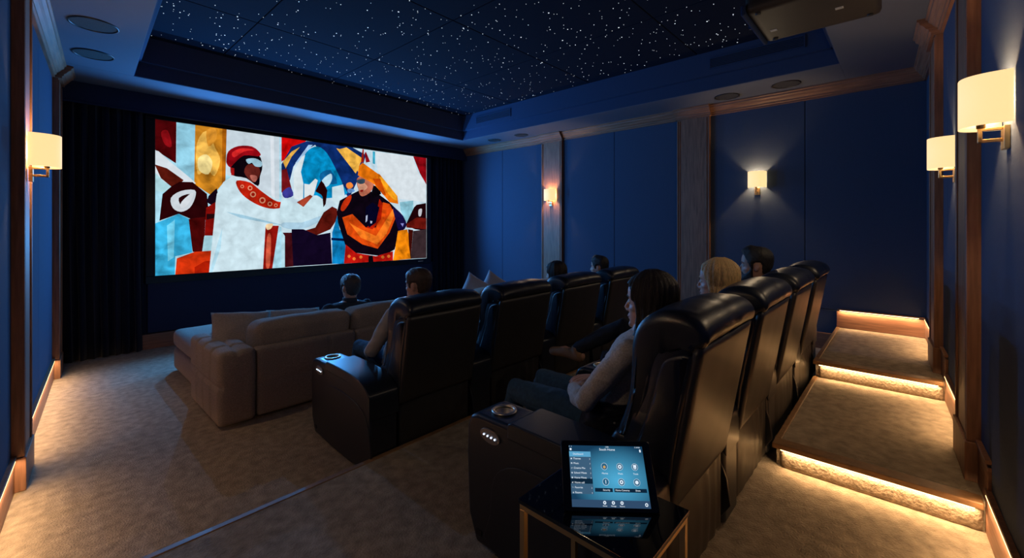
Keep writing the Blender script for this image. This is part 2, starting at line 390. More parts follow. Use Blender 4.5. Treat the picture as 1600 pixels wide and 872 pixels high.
# picture: flat coloured regions, one emissive mesh
PIC = []
def A(*c): return c
def Lq(pts): return [(230+x/3.2304, 170+y/3.2296) for x, y in pts]
def Rq(pts): return [(440+x/3.792, 200+y/3.791) for x, y in pts]
def pic(q, col, pts, sm=0):
    pts = (Lq if q == 'L' else Rq)(pts)
    if sm: pts = smooth_path(pts, 3)
    PIC.append((col, [at_screen(*p) for p in pts]))
def build_picture():
    W = (.78, .90, .97)
    pic('L', (.55, .82, .93), [(38, 50), (760, 130), (760, 830), (38, 850)])
    # left side
    pic('L', (.16, .01, .015), [(38, 50), (148, 68), (146, 275), (38, 205)])
    pic('L', (.38, .02, .03), [(70, 120), (105, 110), (125, 190), (90, 180)], 1)
    pic('L', (.42, .72, .85), [(150, 68), (243, 82), (238, 380), (150, 300)])
    pic('L', (.72, .36, .05), [(243, 80), (402, 100), (396, 360), (330, 440), (238, 380)])
    pic('L', (.95, .62, .18), [(250, 180), (300, 110), (345, 200), (370, 260), (340, 340), (300, 300), (255, 330)], 1)
    pic('L', (1., .85, .45), [(258, 250), (300, 230), (330, 270), (310, 330), (262, 310)], 1)
    pic('L', (.55, .22, .02), [(380, 100), (402, 103), (396, 360), (378, 380)])
    pic('L', (.80, .42, .08), [(300, 110), (345, 100), (350, 150), (310, 190)], 1)
    pic('L', (.72, .80, .86), [(402, 100), (668, 140), (668, 460), (560, 420), (400, 330)])
    pic('L', (.85, .90, .95), [(622, 134), (640, 136), (645, 460), (628, 460)])
    # smoky white and the brown arm
    pic('L', (.82, .88, .93), [(38, 208), (120, 270), (230, 360), (235, 380), (130, 385), (38, 330)], 1)
    pic('L', (.20, .035, .02), [(38, 280), (100, 300), (185, 360), (170, 375), (125, 395), (70, 350)])
    pic('L', (.60, .85, .90), [(38, 320), (90, 370), (125, 400), (75, 420), (38, 410)])
    pic('L', (.10, .55, .80), [(38, 580), (160, 530), (220, 560), (228, 725), (142, 745), (140, 838), (38, 845)])
    pic('L', (.28, .72, .90), [(100, 590), (140, 560), (135, 750), (105, 770)])
    pic('L', (.065, .008, .012), [(78, 430), (125, 390), (165, 368), (230, 370), (302, 430), (310, 510), (295, 560), (230, 560), (160, 530), (62, 565)])
    pic('L', (.14, .012, .012), [(210, 556), (295, 545), (290, 640), (278, 725), (230, 722), (225, 600)])
    pic('L', (.75, .80, .85), [(120, 450), (170, 415), (240, 410), (242, 450), (215, 500), (170, 520), (130, 500)], 1)
    pic('L', (.06, .01, .015), [(160, 450), (215, 430), (205, 470), (175, 490)], 1)
    pic('L', (.82, .86, .9), [(175, 468), (225, 425), (232, 440), (200, 490), (170, 500)], 1)
    # small background figure
    pic('L', (.03, .01, .03), [(330, 420), (352, 400), (360, 440), (345, 500), (300, 470), (310, 440)])
    pic('L', (.35, .02, .015), [(298, 500), (345, 470), (350, 640), (290, 640)])
    pic('L', (.06, .015, .02), [(300, 530), (345, 530), (345, 550), (300, 560)])
    pic('L', (.55, .80, .88), [(288, 645), (345, 640), (345, 715), (278, 720)])
    pic('L', (.75, .09, .02), [(150, 755), (240, 722), (345, 715), (330, 828), (142, 838)], 0)
    pic('L', (.50, .04, .01), [(240, 800), (290, 770), (330, 765), (325, 825), (240, 832)])
    # man in the white jacket
    pic('L', (.74, .88, .94), [(345, 480), (352, 430), (385, 370), (440, 335), (500, 370), (590, 420), (680, 470), (740, 470), (850, 430), (905, 400), (900, 520), (860, 570), (740, 605), (640, 590), (600, 580), (590, 808), (312, 828), (345, 700)])
    pic('L', (.50, .72, .84), [(400, 520), (470, 550), (600, 575), (740, 600), (620, 570), (480, 535)])
    pic('L', (.58, .80, .90), [(350, 700), (380, 600), (372, 700), (330, 825), (315, 825)])
    pic('L', (.02, .01, .02), [(420, 250), (470, 215), (560, 230), (582, 290), (570, 340), (560, 390), (500, 350), (430, 335), (420, 290)], 1)
    pic('L', (.22, .05, .04), [(510, 280), (560, 290), (570, 330), (545, 370), (520, 360), (490, 320)], 1)
    pic('L', (.55, .22, .18), [(520, 335), (555, 340), (548, 368), (530, 362)], 1)
    pic('L', (.45, .65, .75), [(500, 255), (545, 250), (580, 270), (575, 292), (545, 290), (530, 272), (512, 278)], 1)
    pic('L', (.42, .015, .03), [(400, 260), (410, 215), (460, 188), (530, 190), (572, 225), (560, 240), (490, 235), (440, 275), (420, 295), (404, 280)], 1)
    pic('L', (.75, .06, .06), [(430, 220), (480, 198), (540, 208), (490, 215), (440, 245)], 1)
    pic('L', (.5, .03, .03), [(420, 295), (440, 300), (440, 335), (425, 335)])
    pic('L', (.62, .05, .02), [(452, 362), (520, 372), (570, 410), (640, 460), (680, 470), (718, 460), (700, 490), (640, 505), (570, 490), (500, 450), (460, 405)], 1)
    for cx, cy, r in ((535, 432, 15), (582, 462, 16), (620, 480, 12), (520, 400, 12), (650, 487, 9), (480, 392, 9)):
        pic('L', (.85, .45, .30), [(cx+r*math.cos(k*.9), cy+r*math.sin(k*.9)) for k in range(7)], 1)
        pic('L', (.55, .04, .02), [(cx+r*.6*math.cos(k*.9), cy+r*.6*math.sin(k*.9)) for k in range(7)], 1)
    pic('L', (.42, .03, .02), [(598, 590), (665, 590), (640, 700), (632, 805), (585, 808)])
    pic('L', (.75, .20, .12), [(605, 650), (625, 640), (620, 790), (600, 795)], 1)
    pic('L', (.95, .75, .50), [(600, 585), (635, 580), (625, 605), (605, 610)], 1)
    # right half
    pic('R', (.70, .84, .92), [(0, 60), (860, 178), (860, 770), (0, 830)])
    pic('R', (.70, .015, .015), [(0, 55), (150, 75), (60, 120), (30, 180), (0, 200)])
    pic('R', (.02, .07, .25), [(0, 215), (60, 110), (150, 78), (250, 90), (420, 115), (500, 160), (470, 270), (400, 420), (350, 300), (260, 130), (200, 100), (130, 140), (70, 230), (50, 310), (0, 290)], 0)
    pic('R', (.85, .55, .15), [(8, 200), (60, 140), (110, 112), (60, 170), (25, 240)])
    pic('R', (.95, .60, .15), [(325, 120), (345, 125), (455, 260), (470, 240), (400, 170), (385, 115), (480, 180), (440, 270)])
    pic('R', (.5, .70, .92), [(80, 210), (160, 100), (185, 100), (100, 200)])
    pic('R', (.01, .40, .68), [(115, 330), (120, 200), (160, 130), (215, 110), (270, 150), (330, 260), (365, 340), (375, 400), (120, 420)], 1)
    pic('R', (.02, .22, .45), [(230, 270), (290, 250), (330, 330), (240, 320)], 1)
    pic('R', (.82, .90, .93), [(75, 420), (70, 260), (120, 170), (140, 160), (115, 260), (130, 330), (128, 430)])
    pic('R', (.85, .90, .92), [(135, 330), (165, 335), (200, 300), (215, 310), (190, 400), (135, 420)])
    pic('R', (.75, .88, .93), [(300, 350), (365, 335), (375, 400), (330, 460), (300, 430)])
    pic('R', (.60, .80, .90), [(240, 310), (290, 270), (300, 300), (280, 340), (250, 350)], 1)
    pic('R', (.30, .03, .04), [(0, 250), (30, 240), (40, 320), (60, 360), (20, 400), (0, 380)])
    pic('R', (.10, .10, .40), [(5, 380), (50, 350), (70, 400), (20, 415)], 1)
    # white sleeve, hands
    pic('R', (.72, .88, .94), [(0, 420), (60, 440), (120, 460), (190, 400), (240, 420), (260, 470), (240, 540), (120, 600), (0, 590)], 1)
    pic('R', (.55, .74, .86), [(10, 560), (120, 560), (235, 520), (240, 545), (120, 600), (10, 590)], 1)
    pic('R', (.50, .12, .07), [(90, 440), (170, 395), (185, 405), (130, 468)])
    pic('R', (.06, .008, .012), [(200, 375), (235, 310), (252, 330), (272, 370), (262, 450), (248, 470), (250, 420), (235, 395)])
    # dark figures behind the handshake
    pic('R', (.20, .03, .02), [(250, 500), (300, 465), (330, 480), (330, 540), (290, 600), (210, 635), (130, 610), (200, 590)])
    pic('R', (.025, .012, .05), [(60, 600), (130, 600), (210, 635), (290, 620), (300, 805), (60, 820)])
    pic('R', (.12, .02, .03), [(0, 620), (60, 620), (70, 820), (20, 825)])
    pic('R', (.02, .33, .62), [(330, 520), (345, 600), (375, 640), (380, 700), (370, 805), (300, 805), (300, 620)])
    pic('R', (.005, .03, .12), [(295, 650), (370, 655), (375, 670), (295, 665)])
    pic('R', (.60, .82, .9), [(0, 610), (20, 640), (5, 700), (20, 740), (20, 828), (0, 828)])
    # performer in the orange hat
    pic('R', (.02, .01, .025), [(345, 430), (400, 400), (460, 370), (560, 380), (640, 440), (720, 520), (735, 590), (700, 615), (670, 720), (600, 760), (440, 740), (380, 700), (335, 560), (328, 500)])
    pic('R', (.65, .08, .02), [(350, 480), (370, 430), (410, 395), (410, 430), (370, 490)], 1)
    pic('R', (.80, .15, .02), [(360, 530), (420, 510), (500, 590), (560, 590), (600, 440), (640, 450), (660, 490), (680, 520), (640, 620), (570, 715), (480, 690), (390, 630)])
    pic('R', (.98, .32, .05), [(400, 560), (470, 600), (560, 640), (610, 560), (660, 480), (668, 520), (620, 630), (565, 690), (470, 650)])
    pic('R', (.55, .04, .01), [(580, 420), (600, 450), (590, 540), (540, 600), (500, 590), (550, 560)])
    pic('R', (.01, .01, .05), [(500, 470), (540, 440), (580, 470), (560, 560), (520, 590), (495, 540)])
    pic('R', (.6, .65, .8), [(500, 520), (510, 515), (508, 550), (498, 560)]); pic('R', (.6, .65, .8), [(525, 550), (538, 552), (535, 565), (527, 566)])
    pic('R', (.60, .25, .17), [(448, 300), (480, 285), (540, 320), (545, 350), (520, 385), (480, 405), (462, 390), (455, 360), (448, 340)], 1)
    pic('R', (.85, .50, .36), [(452, 330), (480, 320), (510, 350), (480, 375), (462, 370)], 1)
    pic('R', (.10, .15, .20), [(448, 308), (490, 302), (492, 325), (470, 332), (450, 325)], 1)
    pic('R', (.5, .05, .04), [(466, 368), (486, 366), (480, 378), (468, 378)], 1)
    pic('R', (.015, .01, .02), [(545, 340), (580, 350), (590, 390), (540, 420), (530, 390)])
    pic('R', (.88, .30, .02), [(452, 280), (460, 225), (480, 205), (570, 270), (640, 300), (680, 350), (692, 450), (640, 440), (590, 380), (545, 330), (490, 300)])
    pic('R', (.98, .50, .05), [(580, 290), (640, 305), (675, 360), (682, 430), (640, 400), (610, 350)], 1)
    pic('R', (.65, .14, .01), [(540, 300), (585, 300), (620, 400), (600, 395), (560, 340)])
    pic('R', (.55, .05, .02), [(470, 205), (480, 125), (488, 128), (486, 200)]); pic('R', (.40, .02, .04), [(500, 140), (525, 200), (500, 205), (492, 150)])
    pic('R', (.95, .38, .10), [(385, 330), (410, 322), (425, 345), (400, 362), (385, 350)], 1)
    pic('R', (.25, .45, .75), [(390, 365), (420, 360), (435, 375), (400, 385)], 1)
    pic('R', (.03, .02, .12), [(660, 470), (720, 520), (740, 580), (700, 615), (680, 560)], 1)
    pic('R', (.4, .4, .75), [(705, 565), (725, 565), (718, 585)])
    pic('R', (.60, .03, .02), [(380, 690), (440, 740), (560, 760), (660, 730), (660, 785), (370, 803)])
    pic('R', (.015, .01, .02), [(515, 760), (540, 755), (545, 795), (515, 797)])
    for cx, cy in ((400, 760), (430, 775), (470, 765), (600, 765), (635, 760)): pic('R', (.85, .30, .08), [(cx-10, cy), (cx, cy-10), (cx+10, cy), (cx, cy+10)], 1)
    pic('R', (.95, .38, .02), [(690, 610), (745, 600), (755, 640), (770, 775), (660, 785), (672, 720)])
    # right edge
    pic('R', (.82, .88, .92), [(555, 140), (780, 170), (800, 250), (855, 330), (855, 440), (700, 420), (680, 340), (570, 260)])
    pic('R', (.10, .50, .65), [(540, 138), (554, 140), (554, 215), (540, 210)])
    pic('R', (.42, .015, .03), [(780, 168), (858, 178), (858, 335), (820, 270)])
    pic('R', (.40, .68, .78), [(700, 440), (780, 430), (785, 540), (740, 560), (705, 490)])
    pic('R', (.05, .008, .015), [(785, 470), (800, 455), (855, 445), (858, 610), (790, 600), (735, 575), (785, 540)])
    pic('R', (.25, .03, .02), [(740, 570), (800, 530), (858, 535), (858, 600), (740, 590)])
    pic('R', (.7, .7, .75), [(812, 485), (832, 480), (826, 520), (812, 520)], 1)
    pic('R', (.10, .065, .075), [(780, 610), (858, 600), (858, 770), (765, 775)]); pic('R', (.12, .02, .015), [(750, 600), (780, 605), (765, 775), (755, 700)])
    # right white wall behind performer
build_picture()
def clip(poly, x0, x1, z0, z1):
    for ax, val, sgn in ((0, x0, 1), (0, x1, -1), (1, z0, 1), (1, z1, -1)):
        out = []
        for i in range(len(poly)):
            p, q = poly[i-1], poly[i]; a = (p[ax]-val)*sgn; b = (q[ax]-val)*sgn
            if (a >= 0) != (b >= 0):
                t = a/(a-b); out.append((p[0]+(q[0]-p[0])*t, p[1]+(q[1]-p[1])*t))
            if b >= 0: out.append(q)
        poly = out
        if not poly: return poly
    return poly
bm = NB(); lay = bm.loops.layers.float_color.new('Col')
e_ = .0
base = [((.6, .82, .93), [(SX0, SZ0), (SX1, SZ0), (SX1, SZ1), (SX0, SZ1)])]
for k, (c, poly) in enumerate(base + PIC):
    poly = clip(poly, SX0, SX1, SZ0, SZ1)
    if len(poly) < 3: continue
    y = -.004 - k*.00006
    vs = [bm.verts.new((p[0]-scr.location.x, y, p[1]-SZ0)) for p in poly]
    try: f = bm.faces.new(vs)
    except ValueError: continue
    sat = (max(c)-min(c))/max(max(c), .001); dark = max(c) < .12
    for l in f.loops: l[lay] = (*[q**1.4 for q in c], min(1, sat*1.3) if not dark else .6)
bmesh.ops.triangulate(bm, faces=bm.faces)
me = bpy.data.meshes.new('picture'); bm.to_mesh(me); bm.free()
o = bpy.data.objects.new('picture', me); COL.objects.link(o); o.parent = scr
m = bpy.data.materials.new('projected_picture'); m.use_nodes = True; nt = m.node_tree; nt.nodes.clear()
out = nt.nodes.new('ShaderNodeOutputMaterial'); em = nt.nodes.new('ShaderNodeEmission'); at = nt.nodes.new('ShaderNodeVertexColor'); at.layer_name = 'Col'
tc = nt.nodes.new('ShaderNodeTexCoord'); nz = nt.nodes.new('ShaderNodeTexNoise'); nz.inputs['Scale'].default_value = 9; nz.inputs['Detail'].default_value = 5
mr = nt.nodes.new('ShaderNodeMapRange'); mr.inputs[1].default_value = .3; mr.inputs[2].default_value = .7; mr.inputs[3].default_value = .93; mr.inputs[4].default_value = 1.05
vm = nt.nodes.new('ShaderNodeVectorMath'); vm.operation = 'SCALE'
nt.links.new(tc.outputs['Object'], nz.inputs['Vector']); nt.links.new(nz.outputs[0], mr.inputs[0]); nt.links.new(mr.outputs[0], vm.inputs['Scale'])
nt.links.new(at.outputs[0], vm.inputs[0])
nz2 = nt.nodes.new('ShaderNodeTexNoise'); nz2.inputs['Scale'].default_value = 6; nz2.inputs['Detail'].default_value = 6; nz2.inputs['Distortion'].default_value = .5
mr2 = nt.nodes.new('ShaderNodeMapRange'); mr2.inputs[1].default_value = .35; mr2.inputs[2].default_value = .65; mr2.inputs[3].default_value = .62; mr2.inputs[4].default_value = 1.4; mr2.clamp = False
nt.links.new(tc.outputs['Object'], nz2.inputs['Vector']); nt.links.new(nz2.outputs[0], mr2.inputs[0])
mxf = nt.nodes.new('ShaderNodeMix'); mxf.data_type = 'FLOAT'; mxf.inputs[2].default_value = 1
nt.links.new(at.outputs[1], mxf.inputs[0]); nt.links.new(mr2.outputs[0], mxf.inputs[3])
vm2 = nt.nodes.new('ShaderNodeVectorMath'); vm2.operation = 'SCALE'; nt.links.new(vm.outputs[0], vm2.inputs[0]); nt.links.new(mxf.outputs[0], vm2.inputs['Scale'])
nt.links.new(vm2.outputs[0], em.inputs[0]); em.inputs[1].default_value = SCREEN_E
nt.links.new(em.outputs[0], out.inputs[0]); me.materials.append(m)

# --- curtains
def curtain(label, x0, x1, y, zb, zt, lam=.10, amp=.035):
    bm = NB(); n = int((x1-x0)/lam*10); rows = 10; g_ = []
    for j in range(rows+1):
        z = zb + (zt-zb)*j/rows; row = []
        for i in range(n+1):
            x = x0 + (x1-x0)*i/n; ph = 2*math.pi*(x-x0)/lam
            yy = y + amp*math.sin(ph + .5*math.sin(z*1.3)) + .012*noise.noise((x*7, z*1.5, 0))
            row.append(bm.verts.new((x + .01*math.sin(z*2+i), yy, z)))
        g_.append(row)
    for j in range(rows):
        for i in range(n): bm.faces.new((g_[j][i], g_[j][i+1], g_[j+1][i+1], g_[j+1][i]))
    o = link('curtain', bm, M['curtain']); s = o.modifiers.new('s', 'SOLIDIFY'); s.thickness = .004
    return tag(o, label, 'curtain')
curtain('dark navy floor length curtain left of the screen', .17, .90, YS-.06, .004, 3.03)
curtain('dark navy curtain to the right of the screen', 5.48, 6.24, YS-.06, .004, 3.03)

# ================================================================== CEILING FITTINGS
def ceil_speaker(label, x, y, r=.15, grp=None):
    t = empty('ceiling_speaker', (x, y, ZC)); tag(t, label, 'ceiling speaker', grp)
    bm = NB(); lathe(bm, [(r, 0), (r, -.006), (r-.012, -.008), (r-.016, -.002), (r-.016, 0)], (0, 0, 0), 40); link('rim', bm, M['alu'], t)
    bm = NB(); cyl(bm, (0, 0, -.003), (0, 0, .0), r-.016, n=40); link('grille', bm, M['grille'], t, smooth=False)
ceil_speaker('round dark ceiling speaker at the left, nearer of the pair', .31, 4.99, .16)
ceil_speaker('round dark ceiling speaker at the left, farther of the pair', .36, 5.85, .155)
ceil_speaker('round ceiling speaker above the wall sconce, left of the rear pair', 6.01, 1.70, .15)
ceil_speaker('round ceiling speaker nearest the projector on the right soffit', 5.97, 1.04, .15)
ceil_speaker('small round ceiling speaker nearest the screen on the right soffit', 5.98, 5.88, .125)
ceil_speaker('small round ceiling speaker above the far wooden pilaster', 5.98, 5.19, .125)
def vent(label, y0, y1):
    x = TX1-g; t = empty('air_vent', (x, (y0+y1)/2, ZC+.30)); tag(t, label, 'air vent'); h = (y1-y0)/2
    bm = NB(); box(bm, -.004, .0, -h, h, -.06, .06); link('backing', bm, M['black'], t, smooth=False)
    bm = NB()
    for k in range(7):
        z = -.054 + k*.018; box(bm, -.014, -.004, -h, h, z-.003, z+.003)
    link('slats', bm, M['tray'], t, smooth=False)
    bm = NB(); box(bm, -.012, 0, -h-.012, -h, -.07, .07); box(bm, -.012, 0, h, h+.012, -.07, .07); box(bm, -.012, 0, -h, h, .06, .07); box(bm, -.012, 0, -h, h, -.07, -.06)
    link('frame', bm, M['tray'], t, smooth=False)
vent('slotted air vent in the ceiling recess beside the projector', .80, 1.75)
vent('slotted air vent in the ceiling recess near the screen corner', 5.05, 5.9)
# projector
pj = empty('projector', (3.63, .47, 3.05)); tag(pj, 'large dark brown projector hanging from the star ceiling', 'projector')
bm = NB(); softbox(bm, (-.33, -.35, 0), (.33, .35, .185), r=.03, res=.03); link('body', bm, M['proj'], pj)
bm = NB(); cyl(bm, (0, .33, .095), (0, .40, .095), .075, .08, 24); link('lens', bm, M['bglass'], pj)
bm = NB(); box(bm, -.335, .335, .345, .375, -.01, .06); link('front_lip', bm, M['front'], pj, bevel=.01, smooth=False)
bm = NB(); cyl(bm, (0, .16, .18), (0, .16, .660), .025); box(bm, -.09, .09, .07, .25, .183, .195); box(bm, -.08, .08, .08, .24, .650, .658); link('ceiling_mount', bm, M['black'], pj)
for cx_, cy_ in ((.08, .26), (.0, -.14)):
    bm = NB()
    for k in range(3): box(bm, cx_+k*.013, cx_+k*.013+.006, cy_-.02, cy_+.02, -.003, .001)
    box(bm, cx_, cx_+.032, cy_-.024, cy_-.018, -.003, .001)
    link('white_mark', bm, M['white'], pj, smooth=False)
for x_, y_ in ((-.27, -.29), (.27, -.29), (-.27, .28), (.27, .28)):
    bm = NB(); cyl(bm, (x_, y_, -.008), (x_, y_, .004), .018); link('foot', bm, M['black'], pj)

# ================================================================== SCONCES
def sconce(label, mtx, grp='wall sconces'):
    """local +X out of wall, y along, z=0 bottom of the shade"""
    t = empty('wall_sconce', (0, 0, 0)); t.matrix_world = mtx; tag(t, label, 'wall lamp')
    bm = NB(); w, dpt, h, n, th = .105, .14, .205, 28, .003
    oo = []; ii = []
    for k in range(n+1):
        a = math.pi*k/n; cx_, sy_ = math.cos(a), math.sin(a)
        for arr, q in ((oo, 0), (ii, th)):
            arr.append([((dpt-q)*(abs(sy_)**.8)+.004, (w-q)*math.copysign(abs(cx_)**.8, cx_), z) for z in (0, h)])
    V = lambda p: bm.verts.new(p)
    O = [[V(p) for p in c] for c in oo]; I = [[V(p) for p in c] for c in ii]
    for k in range(n):
        bm.faces.new((O[k][0], O[k+1][0], O[k+1][1], O[k][1])); bm.faces.new((I[k][1], I[k+1][1], I[k+1][0], I[k][0]))
        bm.faces.new((O[k][1], O[k+1][1], I[k+1][1], I[k][1])); bm.faces.new((O[k][0], I[k][0], I[k+1][0], O[k+1][0]))
    for e in (0, n): bm.faces.new((O[e][0], O[e][1], I[e][1], I[e][0]))
    link('lamp_shade', bm, M['shade'], t)
    bm = NB(); box(bm, 0, .018, -.03, .03, -.095, .0); link('back_plate', bm, M['brass'], t, bevel=.002, smooth=False)
    bm = NB(); s = .007
    box(bm, .018, .085, -s, s, -.062, -.048); box(bm, .074, .088, -s, s, -.062, -.002); box(bm, .018, .088, -s, s, -.014, -.002)
    link('bracket', bm, M['brass'], t, bevel=.002, smooth=False)
    bm = NB(); cyl(bm, (.078, 0, -.002), (.078, 0, .05), .014); link('lamp_holder', bm, M['brass'], t)
    p = mtx @ Vector((.070, 0, .105))
    light('sconce_bulb', 'POINT', p, (0, 0, 0), SCONCE_W, WARM, shadow_soft_size=.018)
    q = mtx @ Vector((.165, 0, .10)); d_ = (mtx.to_3x3() @ Vector((1, 0, 0))).normalized()
    light('shade_glow', 'SPOT', q, d_.to_track_quat('-Z', 'Y').to_euler(), SHADE_W, (1.0, .74, .46), spot_size=R(172), spot_blend=.6, shadow_soft_size=0)
T_ = Matrix.Translation
sconce('wall sconce with cream shade on the left wall pilaster', LM() @ T_((.054, 4.09, 1.955)))
pilaster('trim_20', LM(), 1.30, 1.67, F2)  # added pilaster out of view, carries the fill sconce below
sconce('added out of view fill sconce on the left wall beside the nearest row', LM() @ T_((.054, 1.485, 1.955)))  # invented lamp outside the frame, brightens the nearest row
sconce('small sconce on the far wooden pilaster right of the screen', RM @ T_((.054, 4.73, 2.05)) )
sconce('sconce mounted on a blue fabric panel above the bearded man', RM @ T_((0, 1.42, 2.085)))
sconce('nearest and largest-looking sconce at upper right', BX @ T_((0, 2.66, 1.985)))
sconce('second sconce on the right-hand wall between two wooden pilasters', BX @ T_((0, 4.12, 1.965)))

# ================================================================== RECLINERS
def sag(p): return p
AW, SWD = .205, .665       # arm width, seat width
PITCH = AW + SWD
ARM = [(.0, .03), (.0, .50), (.02, .535), (.10, .575), (.22, .602), (.40, .612), (.60, .614), (.79, .612), (.835, .595), (.855, .55), (.862, .42), (.850, .15), (.80, .03)]
def arm_parts(t, x0, plate=True):
    pts = ARM
    bm = NB(); prism_poly(bm, pts, YZ, x0, x0+AW)
    a = link('arm', bm, M['leather'], t, bevel=.022, seg=4)
    # hole for the cup holder
    cb = NB(); cyl(cb, (x0+AW/2, .715, .50), (x0+AW/2, .715, .70), .0475, n=32); cut = link('cut', cb, M['chrome'])
    bo = a.modifiers.new('hole', 'BOOLEAN'); bo.operation = 'DIFFERENCE'; bo.object = cut; bo.solver = 'EXACT'
    bpy.context.view_layer.update(); dg = bpy.context.evaluated_depsgraph_get()
    nm = bpy.data.meshes.new_from_object(a.evaluated_get(dg)); a.modifiers.clear(); a.data = nm; bpy.data.objects.remove(cut)
    ws = a.modifiers.new('wn', 'WEIGHTED_NORMAL')
    # padded arm rest over the rear two thirds
    top = [(-.006, .36), (-.006, .50), (.015, .545), (.10, .592), (.22, .620), (.40, .630), (.585, .632), (.60, .622), (.60, .56)]
    low = [(.30, .555), (.12, .50), (.05, .44)]
    bm = NB(); prism_poly(bm, smooth_path(top[:-2], 3, False) + top[-2:] + low, YZ, x0-.006, x0+AW+.006)
    pad = link('arm_pad', bm, M['leather'], t, bevel=.016, seg=4)
    # stitched console top ring
    bm = NB(); lathe(bm, [(.042, .612), (.057, .612), (.059, .618), (.055, .622), (.046, .622)], (x0+AW/2, .715, 0), 32)
    prof = [(.0435, .615), (.0465, .615), (.0460, .535), (.001, .530), (.001, .535), (.042, .540)]
    lathe(bm, prof, (x0+AW/2, .715, 0), 32)
    cu = link('cup_holder', bm, M['chrome'], t); cu['label'] = 'round polished steel cup holder'
    # raised side panel with arched top seam
    sp = [(.03, .05), (.03, .36), (.20, .45), (.45, .47), (.60, .44), (.68, .36), (.70, .20), (.69, .05)]
    bm = NB(); prism_poly(bm, smooth_path(sp, 3), YZ, x0-.005, x0+.01); link('side_panel', bm, M['leather'], t, bevel=.004)
    if plate:
        cp = Vector((x0-.002, .70, .54)); bm = NB()
        o_ = [(.060*math.cos(k*math.pi/12), .031*math.sin(k*math.pi/12)) for k in range(24)]; ca, sa = math.cos(.06), math.sin(.06)
        prism_poly(bm, o_, lambda p, q: (cp.x+q, cp.y+p[0]*ca-p[1]*sa, cp.z+p[0]*sa+p[1]*ca), -.006, .004)
        pl = link('control_plate', bm, M['plate'], t, bevel=.002); pl['label'] = 'oval metal plate with lit buttons'
        for k in range(4):
            q = Vector((cp.x-.007, cp.y+(-.033+k*.022)*ca, cp.z+(-.033+k*.022)*sa)); bm = NB(); cyl(bm, q, q+Vector((-.003, 0, 0)), .0036, n=12)
            link('button', bm, M['btn'], pl, smooth=False)
        bm = NB(); box(bm, x0-.003, x0+.003, .755, .79, .075, .10); link('maker_patch', bm, M['black'], t, smooth=False)
BACKP = [(.015, .40), (-.02, .62), (-.055, .82), (-.088, 1.00), (-.10, 1.07), (-.085, 1.115), (-.03, 1.135), (.06, 1.12), (.10, 1.06), (.115, .98), (.12, .90), (.145, .78), (.19, .66), (.24, .56), (.29, .47), (.30, .40)]
